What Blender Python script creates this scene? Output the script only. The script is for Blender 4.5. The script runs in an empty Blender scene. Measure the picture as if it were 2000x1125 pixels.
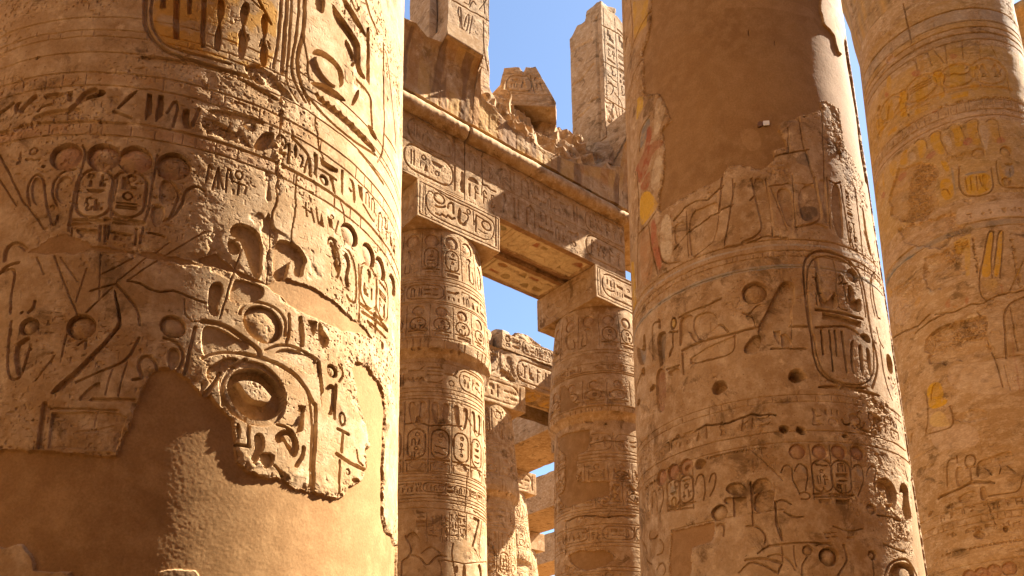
import bpy, math, random
import numpy as np
from mathutils import Matrix, Vector

# ------------------------------------------------------------------ camera, world, sun, exposure
scene = bpy.context.scene
C = scene.collection
CAM_F, CAM_P, CAM_CY, CAM_ROLL = 1734.2, 0.2688, 1050.1, -0.0083   # focal length and centre in photo pixels, tilt, roll
cam_data = bpy.data.cameras.new('camera')
cam_data.sensor_width = 36.0
cam_data.lens = CAM_F / 2000 * 36.0
cam_data.shift_y = (CAM_CY - 562.5) / 2000
cam_data.clip_start = 0.1
cam_data.clip_end = 2000
cam = bpy.data.objects.new('camera', cam_data)
C.objects.link(cam)
cam.matrix_world = Matrix.Rotation(math.pi / 2 + CAM_P, 4, 'X') @ Matrix.Rotation(CAM_ROLL, 4, 'Z')
scene.camera = cam

PHI = 0.8892                                   # heading of the colonnade
A2 = np.array([math.sin(PHI), math.cos(PHI)])  # along the colonnade, away from the camera to the right
N2 = np.array([-math.cos(PHI), math.sin(PHI)]) # across it, away from the camera
RHO = math.pi / 2 - PHI
GROUND = -1.6

SUN_AZ = math.radians(15.0)    # from +A towards the camera side
SUN_EL = math.radians(45.0)
sd = A2 * math.cos(SUN_AZ) - N2 * math.sin(SUN_AZ)
sun_dir = Vector((sd[0] * math.cos(SUN_EL), sd[1] * math.cos(SUN_EL), math.sin(SUN_EL)))
sl = bpy.data.lights.new('sun', 'SUN')
sl.energy = 5.0
sl.angle = math.radians(0.5)
sl.color = (1.0, 0.905, 0.78)
so = bpy.data.objects.new('sun', sl)
C.objects.link(so)
so.rotation_euler = sun_dir.to_track_quat('Z', 'Y').to_euler()

w = bpy.data.worlds.new('World')
scene.world = w
w.use_nodes = True
wn = w.node_tree
bg = wn.nodes['Background']
sky = wn.nodes.new('ShaderNodeTexSky')
sky.sky_type = 'NISHITA'
sky.sun_disc = False
sky.sun_elevation = SUN_EL
sky.sun_rotation = math.atan2(sun_dir.x, sun_dir.y)
sky.air_density = 1.0
sky.dust_density = 0.5
sky.ozone_density = 2.0
wn.links.new(sky.outputs[0], bg.inputs['Color'])
bg.inputs['Strength'].default_value = 0.05

scene.view_settings.view_transform = 'Standard'
scene.view_settings.look = 'None'
scene.view_settings.exposure = 2.42
scene.view_settings.gamma = 1
scene.render.engine = 'CYCLES'
scene.cycles.max_bounces = 8
scene.cycles.diffuse_bounces = 6

# ------------------------------------------------------------------ noise
U32 = np.uint32
def _hash(ix, iy, iz, seed):
    n = ix.astype(np.int64).astype(U32) * U32(374761393) + iy.astype(np.int64).astype(U32) * U32(668265263) \
        + iz.astype(np.int64).astype(U32) * U32(2147483647 - 59) + np.array([(seed * 974634777) & 0xFFFFFFFF], U32)
    n = (n ^ (n >> U32(13))) * U32(1274126177)
    n = n ^ (n >> U32(16))
    n = n * U32(2246822519)
    n = n ^ (n >> U32(15))
    return n.astype(np.float32) / np.float32(4294967295.0) * 2 - 1

def noise3(x, y, z, seed=0):
    x0, y0, z0 = np.floor(x), np.floor(y), np.floor(z)
    fx, fy, fz = x - x0, y - y0, z - z0
    fx, fy, fz = [f * f * (3 - 2 * f) for f in (fx, fy, fz)]
    r = 0
    for dx in (0, 1):
        for dy in (0, 1):
            for dz in (0, 1):
                wt = (fx if dx else 1 - fx) * (fy if dy else 1 - fy) * (fz if dz else 1 - fz)
                r = r + wt * _hash(x0 + dx, y0 + dy, z0 + dz, seed)
    return r

def noise2(x, y, seed=0):
    x0, y0 = np.floor(x), np.floor(y)
    fx, fy = x - x0, y - y0
    fx, fy = [f * f * (3 - 2 * f) for f in (fx, fy)]
    z = np.zeros_like(x0)
    r = 0
    for dx in (0, 1):
        for dy in (0, 1):
            wt = (fx if dx else 1 - fx) * (fy if dy else 1 - fy)
            r = r + wt * _hash(x0 + dx, y0 + dy, z, seed)
    return r

def fbm2(x, y, octv=4, seed=0, gain=0.5):
    r, a = 0, 1.0
    for o in range(octv):
        r = r + a * noise2(x, y, seed + o * 17)
        x, y, a = x * 2.03 + 11.3, y * 2.03 - 7.7, a * gain
    return r

def fbm3(p, octv=4, seed=0, gain=0.5):
    x, y, z = p[..., 0], p[..., 1], p[..., 2]
    r, a = 0, 1.0
    for o in range(octv):
        r = r + a * noise3(x, y, z, seed + o * 17)
        x, y, z, a = x * 2.03 + 5.1, y * 2.03 - 3.7, z * 2.03 + 9.2, a * gain
    return r

def sstep(e0, e1, x):
    t = np.clip((x - e0) / (e1 - e0), 0, 1)
    return t * t * (3 - 2 * t)

# ------------------------------------------------------------------ lines of sight through points noted on the photo
FR = {'K1': (0, 0, 2.8125), 'K2': (400, 0, 2.8125), 'K3': (0, 400, 2.8125), 'K4': (400, 400, 2.8125), 'K5': (0, 725, 2.8125), 'K6': (400, 725, 2.8125),
      'M1': (770, 0, 4.6875), 'M2': (1000, 0, 4.6875), 'M3': (770, 200, 3.75), 'M4': (980, 200, 3.75), 'M5': (770, 430, 3.629), 'M6': (930, 480, 4.328),
      'M7': (770, 720, 2.778), 'M8': (930, 720, 2.779),
      'T1': (1210, 0, 2.812), 'T2': (1210, 350, 3.748), 'T3': (1450, 350, 3.75), 'T4': (1220, 600, 3.75), 'T5': (1480, 600, 3.75), 'T6': (1230, 825, 3.75), 'T7': (1500, 825, 3.75),
      'F1': (1650, 0, 3.75), 'F2': (1650, 200, 3.75), 'F3': (1680, 450, 3.409), 'F4': (1720, 780, 3.261), 'XX': (0, 0, 1.0)}

def ray(x, y):
    u, v = (x - 1000) / CAM_F, -(y - CAM_CY) / CAM_F
    c, s = math.cos(CAM_ROLL), math.sin(CAM_ROLL)
    u, v = c * u - s * v, s * u + c * v
    d = np.array([u, math.cos(CAM_P) - v * math.sin(CAM_P), math.sin(CAM_P) + v * math.cos(CAM_P)])
    return np.array([d[:2] @ A2, d[:2] @ N2, d[2]])     # in (along, across, up)

def on_n(x, y, n):
    d = ray(x, y); d = d * (n / d[1]); return d[0], d[2]
def on_a(x, y, a):
    d = ray(x, y); d = d * (a / d[0]); return d[1], d[2]
def on_z(x, y, z):
    d = ray(x, y); d = d * (z / d[2]); return d[0], d[1]
def on_cyl(x, y, ca, cn, rf):
    d = ray(x, y); h = math.hypot(d[0], d[1]); dn = d / h
    t = dn[0] * ca + dn[1] * cn
    dist = dn[0] * cn - dn[1] * ca
    z = t * dn[2]
    for _ in range(6):
        R = float(rf(z))
        tt = t - math.sqrt(max(R * R - dist * dist, 0.0))
        z = tt * dn[2]
    pa, pn = dn[0] * tt - ca, dn[1] * tt - cn
    return math.atan2(pa, -pn), z

# ------------------------------------------------------------------ carving canvas: a height field over (u, z) in metres
def chaikin(P, n, closed):
    P = np.array(P, float)
    for _ in range(n):
        if closed:
            Q = np.roll(P, -1, 0)
            P = np.stack([P * .75 + Q * .25, P * .25 + Q * .75], 1).reshape(-1, 2)
        else:
            a, b = P[:-1], P[1:]
            M = np.stack([a * .75 + b * .25, a * .25 + b * .75], 1).reshape(-1, 2)
            P = np.vstack([P[:1], M, P[-1:]])
    return P

class Canvas:
    def __init__(s, u0, u1, z0, z1, res, seed=0, wob=0.006, rough=0.004, px=None, bev=None, gain=1.0, flake=.8):
        s.gain = gain; s.flake = flake
        s.nu, s.nz = int((u1 - u0) / res) + 1, int((z1 - z0) / res) + 1
        s.u, s.z = np.linspace(u0, u1, s.nu), np.linspace(z0, z1, s.nz)
        s.res = res; s.px = px; s.seed = seed
        s.bev = bev or max(res * .9, .0045)
        U, Z = np.meshgrid(s.u, s.z)
        s.U0, s.Z0 = U, Z
        s.U = U + wob * fbm2(U * 7, Z * 7, 3, seed + 1)
        s.Z = Z + wob * fbm2(U * 7, Z * 7, 3, seed + 5)
        s.h = np.zeros_like(U)
        s.col = np.zeros(U.shape + (4,), np.float32)
        s.part = np.zeros(U.shape, np.int16)
        s.rgh = np.full(U.shape, 1.0)
        s.rough = rough
    def win(s, P, m):
        lo, hi = P.min(0) - m, P.max(0) + m
        i0, i1 = np.searchsorted(s.u, [lo[0], hi[0]]); j0, j1 = np.searchsorted(s.z, [lo[1], hi[1]])
        if i1 - i0 < 1 or j1 - j0 < 1: return None
        return slice(j0, j1), slice(i0, i1)
    def sd_poly(s, P, m):
        W = s.win(P, m)
        if W is None: return None, None
        x, y = s.U[W], s.Z[W]
        d = np.full(x.shape, 1e9); ins = np.zeros(x.shape, bool)
        Q = np.roll(P, -1, 0)
        for (ax, ay), (bx, by) in zip(P, Q):
            ex, ey = bx - ax, by - ay
            L = ex * ex + ey * ey
            if L < 1e-12: continue
            wx, wy = x - ax, y - ay
            t = np.clip((wx * ex + wy * ey) / L, 0, 1)
            d = np.minimum(d, (wx - t * ex) ** 2 + (wy - t * ey) ** 2)
            c = (ay > y) != (by > y)
            if by != ay:
                ins ^= c & (x < (bx - ax) * (y - ay) / (by - ay) + ax)
        d = np.sqrt(d)
        return W, np.where(ins, -d, d)
    def sd_line(s, P, m):
        W = s.win(P, m)
        if W is None: return None, None
        x, y = s.U[W], s.Z[W]
        d = np.full(x.shape, 1e9)
        for (ax, ay), (bx, by) in zip(P[:-1], P[1:]):
            ex, ey = bx - ax, by - ay
            L = max(ex * ex + ey * ey, 1e-12)
            wx, wy = x - ax, y - ay
            t = np.clip((wx * ex + wy * ey) / L, 0, 1)
            d = np.minimum(d, (wx - t * ex) ** 2 + (wy - t * ey) ** 2)
        return W, np.sqrt(d)
    # ---- strokes of the chisel
    def sink(s, P, d, soft=1.0, belly=0.2):
        d = d * s.gain
        W, q = s.sd_poly(np.array(P, float), s.bev * 2)
        if W is None: return
        t = sstep(0, s.bev * soft, -q)
        inner = np.clip(-q / max(4 * d, .02), 0, 1)
        s.h[W] = np.minimum(s.h[W], -d * t * (1 - belly * inner * inner))
    def raise_(s, P, d):
        d = d * s.gain
        W, q = s.sd_poly(np.array(P, float), s.bev * 2)
        if W is None: return
        s.h[W] += d * sstep(0, s.bev * 3, -q)
    def stroke(s, P, wd, d):
        d = d * s.gain
        P = np.array(P, float)
        W, q = s.sd_line(P, wd + s.bev)
        if W is None: return
        wd = max(wd, s.res * 1.6)
        s.h[W] = np.minimum(s.h[W], -d * (1 - sstep(wd * .25, wd * .5 + s.bev * .5, q)))
    def disc(s, u, z, r, d, tint=None):
        d = d * s.gain
        P = np.array([[u - r, z - r], [u + r, z + r]])
        W = s.win(P, s.bev * 2)
        if W is None: return
        q = np.hypot(s.U[W] - u, s.Z[W] - z)
        t = sstep(0, s.bev, r - q)
        s.h[W] = np.minimum(s.h[W], -d * t * (0.25 + .75 * np.clip(q / r, 0, 1) ** 2.2))
        if tint: s._tint(W, r - q, tint, .01)
    def ring(s, u, z, r, wd, d):
        a = np.linspace(0, 2 * np.pi, 21)
        s.stroke(np.stack([u + r * np.cos(a), z + r * np.sin(a)], 1), wd, d)
    def hole(s, u, z, r, d):
        P = np.array([[u - r, z - r], [u + r, z + r]]) 
        W = s.win(P, r)
        if W is None: return
        x, y = s.U[W] - u, s.Z[W] - z
        q = np.hypot(x, y * 1.15) + r * .3 * noise2(s.U[W] / r * 1.3, s.Z[W] / r * 1.3, s.seed + 9)
        s.h[W] = np.minimum(s.h[W], -d * sstep(0, r * .45, r - q))
    def _tint(s, W, q, c, feather):
        a = sstep(0, feather, q) * c[3]
        n = fbm2(s.U0[W] * 9, s.Z0[W] * 9, 4, s.seed + 31)
        n2 = fbm2(s.U0[W] * 3 + 7, s.Z0[W] * 3, 3, s.seed + 37)
        a = a * (1 - s.flake + s.flake * sstep(-.35, .25, n + .5 * n2)) * .94
        o = s.col[W]
        o[..., :3] = o[..., :3] * (1 - a[..., None]) + np.array(c[:3]) * a[..., None]
        o[..., 3] = a + o[..., 3] * (1 - a)
        s.col[W] = o
    def tint(s, P, c, feather=.02):
        W, q = s.sd_poly(np.array(P, float), .02)
        if W is None: return
        s._tint(W, -q, c, feather)
    def band_tint(s, za, zb, c):
        za, zb = min(za, zb), max(za, zb)
        W = s.win(np.array([[s.u[0], za], [s.u[-1], zb]]), 0)
        if W is None: return
        s._tint(W, np.minimum(s.Z[W] - za, zb - s.Z[W]), c, .012)
    def roughen(s, P, amp, flat=1.0, depth=0.0):
        W, q = s.sd_poly(np.array(P, float), .05)
        if W is None: return
        e = q + .05 * fbm2(s.U[W] * 6, s.Z[W] * 6, 3, s.seed + 3)
        t = sstep(0, .03, -e)
        s.h[W] = s.h[W] * (1 - flat * t) - t * depth
        s.rgh[W] = s.rgh[W] + t * (amp / s.rough)
    def plaster(s, P, pid, depth, wob=.012):
        W, q = s.sd_poly(np.array(P, float), .1)
        if W is None: return
        e = q + wob * (fbm2(s.U0[W] * 6, s.Z0[W] * 6, 3, s.seed + 4) + .55 * fbm2(s.U0[W] * 23, s.Z0[W] * 23, 3, s.seed + 6))
        t = sstep(-.003, .008, -e)
        und = (.003 if depth < .033 else .008) * fbm2(s.U0[W] * 1.3, s.Z0[W] * 1.3, 2, s.seed + 8) + .0005 * fbm2(s.U0[W] * 75, s.Z0[W] * 75, 2, s.seed + 12)
        # the stone crumbles along the join
        lip = np.clip(1 - e / (.05 + .05 * fbm2(s.U0[W] * 4, s.Z0[W] * 4, 2, s.seed + 14)).clip(.012, .12), 0, 1) * (e > 0)
        crumb = lip * depth * .75 * np.clip(.35 + 1.3 * fbm2(s.U0[W] * 18, s.Z0[W] * 18, 4, s.seed + 16), 0, 1)
        s.h[W] = (s.h[W] - crumb) * (1 - t) + t * (-depth + und)
        k = e < 0
        if pid < 0: s.part[W] = np.where(k, 0, s.part[W])
        else: s.part[W] = np.where(k, pid, s.part[W])
        s.rgh[W] = s.rgh[W] * (1 - t) + t * .12
        s.col[W] = s.col[W] * (1 - t)[..., None]
    def line_z(s, z, wd, d, ua=None, ub=None):
        ua = s.u[0] if ua is None else ua; ub = s.u[-1] if ub is None else ub
        s.stroke([[ua, z], [ub, z]], wd, d)
    def ticks(s, za, zb, wd, d, seed, pmin=.05, pmax=.2, ua=None, ub=None):
        rnd = random.Random(seed); u = s.u[0] if ua is None else ua; ub = s.u[-1] if ub is None else ub
        while u < ub:
            if rnd.random() < .75: s.stroke([[u, za], [u, zb]], wd, d)
            u += rnd.uniform(pmin, pmax)
    def crack(s, P, wd, d, seed=0):
        rnd = random.Random(seed); Q = [P[0]]
        for a, b in zip(P[:-1], P[1:]):
            L = math.hypot(b[0] - a[0], b[1] - a[1]); k = max(2, int(L / .06))
            for i in range(1, k + 1):
                t = i / k; j = .012 if i < k else 0
                Q.append([a[0] + (b[0] - a[0]) * t + rnd.uniform(-j, j), a[1] + (b[1] - a[1]) * t + rnd.uniform(-j, j)])
        s.stroke(Q, wd, d)
    def finish(s, ns=(1.0, 1.0)):
        n = fbm2(s.U0 * 2.2 * ns[0], s.Z0 * 2.2 * ns[1], 3, s.seed + 40) * .8
        m = fbm2(s.U0 * 16 * ns[0], s.Z0 * 16 * ns[1], 4, s.seed + 60, .65)
        pit = noise2(s.U0 * 38, s.Z0 * 38, s.seed + 90)
        worn = .25 + 1.0 * sstep(-.1, .5, fbm2(s.U0 * 1.7, s.Z0 * 1.7, 3, s.seed + 77))
        pit2 = noise2(s.U0 * 70 + 3, s.Z0 * 70, s.seed + 93)
        s.h += s.rough * s.rgh * (n + m * .62 * worn) - s.rough * 2.0 * np.minimum(s.rgh, 2) * worn * (sstep(.6, .85, pit) + .7 * sstep(.55, .8, pit2))
        # let the carving die out at the borders of the canvas
        e = np.minimum(np.minimum(s.U0 - s.u[0], s.u[-1] - s.U0) / (6 * s.res), np.minimum(s.Z0 - s.z[0], s.z[-1] - s.Z0) / (6 * s.res))
        s.h *= np.clip(e, 0, 1)

# ---- hieroglyph alphabet, unit boxes: p polygon, s stroke, d disc, r ring
def lens(cx, cy, a, b, n=8):
    t = np.linspace(0, np.pi, n)
    return [(cx + a * math.cos(x), cy + b * math.sin(x)) for x in t] + [(cx - a * math.cos(x), cy - b * math.sin(x)) for x in t[1:-1]]
TALL = [
    [('p', [(.4, 0), (.5, 0), (.5, .3), (.72, .6), (.62, 1), (.42, .92), (.36, .35)])],
    [('p', [(.35, 0), (.65, 0), (.65, 1), (.35, 1)])],
    [('p', [(.15, 0), (.38, 0), (.38, 1), (.15, 1)]), ('p', [(.6, 0), (.83, 0), (.83, 1), (.6, 1)])],
    [('s', [(.5, .52), (.3, .68), (.3, .88), (.5, 1), (.7, .88), (.7, .68), (.5, .52), (.5, 0)], .1), ('s', [(.15, .48), (.85, .48)], .1)],
    [('p', [(.1, .55), (.3, .72), (.35, .92), (.55, 1), (.72, .92), (.7, .75), (.95, .25), (1, 0), (.8, .15), (.55, .3), (.3, .38)]), ('s', [(.45, .3), (.42, 0)], .08), ('s', [(.62, .25), (.6, 0)], .08), ('s', [(.3, 0), (.75, 0)], .06)],
    [('p', [(.25, 0), (.85, 0), (.85, .3), (.6, .32), (.62, .6), (.55, .66), (.62, .85), (.5, 1), (.33, .95), (.3, .75), (.36, .62), (.22, .3)]), ('s', [(.55, .5), (.95, .6)], .08)],
    [('s', [(.3, 0), (.3, 1)], .11), ('p', [(.3, .98), (.9, .88), (.3, .72)])],
    [('s', [(.55, 0), (.5, .2), (.62, .4), (.4, .65), (.45, .88), (.7, .95), (.8, .85)], .12), ('s', [(.55, 0), (.9, .1), (1, .3)], .09)],
    [('s', [(.5, 0), (.5, .85)], .09), ('s', [(.2, 1), (.5, .85), (.8, .95)], .09), ('s', [(.35, 0), (.5, .1), (.65, 0)], .07)],
    [('p', [(.1, 0), (.5, 1), (.9, 0)]),],
    [('p', [(.3, 0), (.7, 0), (.62, .55), (.38, .55)]), ('s', [(.2, .65), (.8, .65)], .09), ('s', [(.2, .8), (.8, .8)], .09), ('s', [(.25, .95), (.75, .95)], .09)],
    [('p', [(.05, 0), (.95, 0), (.95, .3), (.6, .3), (.6, .6), (.3, .6), (.3, .9), (.05, .9)])],
    [('s', [(.3, 0), (.35, .6), (.2, .85), (.4, 1), (.75, .8)], .11), ('s', [(.3, .55), (.8, .5)], .1)],
    [('s', [(.2, 0), (.2, .8), (.5, 1), (.8, .8), (.8, 0)], .11)],
    [('d', .5, .75, .25), ('s', [(.5, .5), (.5, 0)], .12), ('s', [(.2, .25), (.8, .3)], .09)],
]
WIDE = [
    [('z',)],
    [('p', lens(.5, .5, .5, .3))],
    [('d', .5, .5, .45)],
    [('r', .5, .5, .42, .14)],
    [('p', [(.1, .15)] + [(.5 - .4 * math.cos(t), .15 + .7 * math.sin(t)) for t in np.linspace(0, math.pi, 8)])],
    [('p', [(.02, .9), (.98, .9), (.8, .35), (.5, .15), (.2, .35)])],
    [('p', [(0, .3), (1, .3), (1, .7), (0, .7)])],
    [('s', [(.05, .1), (.05, .8), (.95, .8), (.95, .1)], .14)],
    [('s', [(0, .75), (.12, .5), (.35, .65), (.6, .35), (1, .4)], .16)],
    [('s', [(.02, .35), (.7, .35), (.98, .8)], .15), ('s', [(.7, .35), (.95, .25)], .1)],
    [('s', [(0, .2), (1, .2)], .12), ('s', [(0, .5), (1, .5)], .12), ('s', [(0, .8), (1, .8)], .12)],
    [('p', [(.05, .1), (.2, .1), (.2, .9), (.05, .9)]), ('p', [(.42, .1), (.57, .1), (.57, .9), (.42, .9)]), ('p', [(.8, .1), (.95, .1), (.95, .9), (.8, .9)])],
    [('p', [(0, .2), (.7, .2), (1, .6), (.9, .8), (.6, .55), (0, .55)])],
]
def glyph(c, g, u, z, wd, ht, d, tint=None):
    T = lambda P: [(u + x * wd, z + y * ht) for x, y in P]
    for o in g:
        if o[0] == 'p':
            c.sink(T(o[1]), d)
            if tint: c.tint(T(o[1]), tint, .01)
        elif o[0] == 's': c.stroke(T(o[1]), o[2] * min(wd, ht) * 1.15, d)
        elif o[0] == 'd': c.disc(u + o[1] * wd, z + o[2] * ht, o[3] * min(wd, ht), d, tint)
        elif o[0] == 'r': c.ring(u + o[1] * wd, z + o[2] * ht, o[3] * min(wd, ht), o[4] * min(wd, ht), d)
        elif o[0] == 'z':
            k = max(5, int(wd / ht * 5)); P = [(u + wd * i / k, z + ht * (.35 if i % 2 else .65)) for i in range(k + 1)]
            c.stroke(P, ht * .2, d)
def text_row(c, za, zb, ua, ub, seed, d=.012, tint=None, cart=0.0, skip=0.0, size=1.0):
    rnd = random.Random(seed); H = zb - za; u = ua
    while u < ub - .25 * H:
        k = rnd.random()
        if rnd.random() < skip:
            u += rnd.uniform(.3, .7) * H; continue
        if k < cart:
            L = min(rnd.uniform(1.8, 2.3) * H, ub - u)
            hcart(c, za + .04 * H, zb - .04 * H, u, u + L, rnd.randrange(9999), d); u += L + .12 * H; continue
        if k < .5:
            wd = rnd.uniform(.38, .62) * H
            glyph(c, rnd.choice(TALL), u, za + .06 * H, wd, H * .88, d, tint)
        elif k < .85:
            wd = rnd.uniform(.55, .8) * H; sp = rnd.uniform(.35, .6)
            glyph(c, rnd.choice(WIDE), u, za + .06 * H, wd, H * (sp - .1), d, tint)
            glyph(c, rnd.choice(WIDE), u, za + (sp + .02) * H, wd, H * (.92 - sp), d, tint)
        else:
            wd = rnd.uniform(.6, .8) * H
            glyph(c, rnd.choice(TALL), u, za + .05 * H, wd * .45, H * .55, d, tint); glyph(c, rnd.choice(TALL), u + wd * .5, za + .05 * H, wd * .45, H * .55, d, tint)
            glyph(c, rnd.choice(WIDE), u, za + .65 * H, wd, H * .3, d, tint)
        u += wd + rnd.uniform(.06, .16) * H
def text_col(c, za, zb, ua, ub, seed, d=.012, tint=None):
    rnd = random.Random(seed); W = ub - ua; z = zb
    while z > za + .25 * W:
        k = rnd.random()
        if k < .45:
            ht = rnd.uniform(.35, .5) * W; glyph(c, rnd.choice(WIDE), ua + .05 * W, z - ht, W * .9, ht, d, tint)
        elif k < .8:
            ht = rnd.uniform(.6, .85) * W
            glyph(c, rnd.choice(TALL), ua, z - ht, W * .48, ht, d, tint); glyph(c, rnd.choice(TALL), ua + .52 * W, z - ht, W * .48, ht, d, tint)
        else:
            ht = rnd.uniform(.8, 1) * W; glyph(c, rnd.choice(TALL), ua + .1 * W, z - ht, W * .8, ht, d, tint)
        z -= ht + .1 * W
def rrect(ua, ub, za, zb, r, n=5):
    P = []
    for cx, cz, a0 in ((ub - r, zb - r, 0), (ua + r, zb - r, 90), (ua + r, za + r, 180), (ub - r, za + r, 270)):
        for k in range(n + 1):
            t = math.radians(a0 + 90 * k / n); P.append((cx + r * math.cos(t), cz + r * math.sin(t)))
    return P
def hcart(c, za, zb, ua, ub, seed, d=.012, tint=None):
    H = zb - za; P = rrect(ua, ub - .08 * H, za, zb, H * .42)
    c.stroke(P + P[:1], H * .07, d); c.stroke([(ub, za), (ub, zb)], H * .08, d)
    if tint: c.tint(P, tint, .02)
    text_row(c, za + .16 * H, zb - .16 * H, ua + .22 * H, ub - .25 * H, seed, d)
def vcart(c, u, za, zb, wd, seed, d=.012, tint=None, sun=True, inner=True):
    P = rrect(u - wd / 2, u + wd / 2, za + .1 * wd, zb, wd * .46)
    c.stroke(P + P[:1], wd * .09, d); c.stroke([(u - wd * .55, za), (u + wd * .55, za)], wd * .11, d)
    if tint: c.tint(P, tint, .02)
    if not inner: return
    t = zb - .15 * wd
    if sun:
        c.disc(u + .02, t - .17 * wd, .15 * wd, d * 1.2); t -= .4 * wd
    text_col(c, za + .25 * wd, t, u - .32 * wd, u + .32 * wd, seed, d)
def cobra(c, u, za, zb, wd, d=.012, flip=1, tint=None):
    H = zb - za; X = lambda x: u + flip * wd * x
    P = chaikin([(X(-.1), za + .1 * H), (X(-.32), za + .45 * H), (X(-.35), za + .75 * H), (X(-.1), za + .95 * H), (X(.25), zb), (X(.42), za + .9 * H), (X(.2), za + .84 * H), (X(.2), za + .6 * H), (X(.12), za + .3 * H), (X(.2), za)], 2, True)
    c.sink(P, d * .8, 1.0, .75)
    c.stroke(chaikin([(X(.2), za + .05 * H), (X(.5), za), (X(.55), za + .25 * H), (X(.42), za + .5 * H)], 2, False), wd * .09, d)
    if tint: c.tint(P, tint, .015)
def feather_pair(c, u, za, zb, wd, d=.012, tint=None):
    H = zb - za
    for sg in (-1, 1):
        P = chaikin([(u + sg * .08 * wd, za), (u + sg * .3 * wd, za), (u + sg * .5 * wd, za + .7 * H), (u + sg * .46 * wd, zb), (u + sg * .15 * wd, zb), (u + sg * .12 * wd, za + .8 * H)], 2, True)
        c.sink(P, d, 1.0, .6)
        if tint: c.tint(P, tint, .015)

# ---- reading the notes: "op frame numbers : x y x y ..."
def carve(c, text):
    for ln in text.strip().splitlines():
        ln = ln.split('#')[0].strip()
        if not ln: continue
        hd, _, tl = ln.partition(':')
        hd = hd.split(); op, args = hd[0], [float(x) if not x[0].isalpha() else x for x in hd[1:]]
        pts, fr = [], None
        it = iter(tl.split())
        for tk in it:
            if tk in FR: fr = FR[tk]; continue
            x, y = float(tk), float(next(it))
            pts.append(c.px(fr[0] + x / fr[2], fr[1] + y / fr[2]))
        if op == 'p': c.sink(pts, args[0])
        elif op == 'P': c.sink(chaikin(pts, 2, True), args[0], 1.0, .14)
        elif op == 'B': c.raise_(chaikin(pts, 1, True), args[0])
        elif op == 's': c.stroke(pts, args[0], args[1])
        elif op == 'S': c.stroke(chaikin(pts, 2, False), args[0], args[1])
        elif op == 'd':
            for q in pts: c.disc(q[0], q[1], args[0], args[1], tuple(args[2:6]) if len(args) > 5 else None)
        elif op == 'h':
            for q in pts: c.hole(q[0], q[1], args[0], args[1])
        elif op == 'o': # loop (ankh head) centre, half width, half height
            a = np.linspace(0, 2 * np.pi, 17); u, z = pts[0]
            c.stroke(np.stack([u + args[0] * np.cos(a), z + args[1] * np.sin(a)], 1), args[2], args[3])
        elif op == 'C': # cartouche: top, bottom, width, depth, seed
            (u1, z1), (u0, z0) = pts; vcart(c, (u0 + u1) / 2, z0, z1, args[0], int(args[2]), args[1], None, len(args) > 3)
        elif op == 't': c.tint(pts, args[:4], .02)
        elif op == 'T': c.tint(chaikin(pts, 2, True), args[:4], .02)
        elif op == 'r': c.roughen(pts, args[0], args[1], args[2] if len(args) > 2 else 0)
        elif op == 'm': c.plaster(pts, int(args[0]), args[1], args[2] if len(args) > 2 else .012)
        elif op == 'b': c.line_z(pts[0][1], args[0], args[1])
        elif op == 'k': c.ticks(pts[0][1], pts[1][1], args[0], args[1], int(args[2]))
        elif op == 'l': c.band_tint(pts[0][1], pts[1][1], args[:4])
        elif op == 'c': c.crack(pts, args[0], args[1], int(pts[0][0] * 991))
        elif op == 'g': # glyph row between two corner points
            (ua, za), (ub, zb) = pts[:2]; text_row(c, min(za, zb), max(za, zb), min(ua, ub), max(ua, ub), int(args[1]), args[0], None, 0, args[2] if len(args) > 2 else 0)
        elif op == 'G':
            (ua, za), (ub, zb) = pts[:2]; text_col(c, min(za, zb), max(za, zb), min(ua, ub), max(ua, ub), int(args[1]), args[0])
        else: raise ValueError(op)

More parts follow.
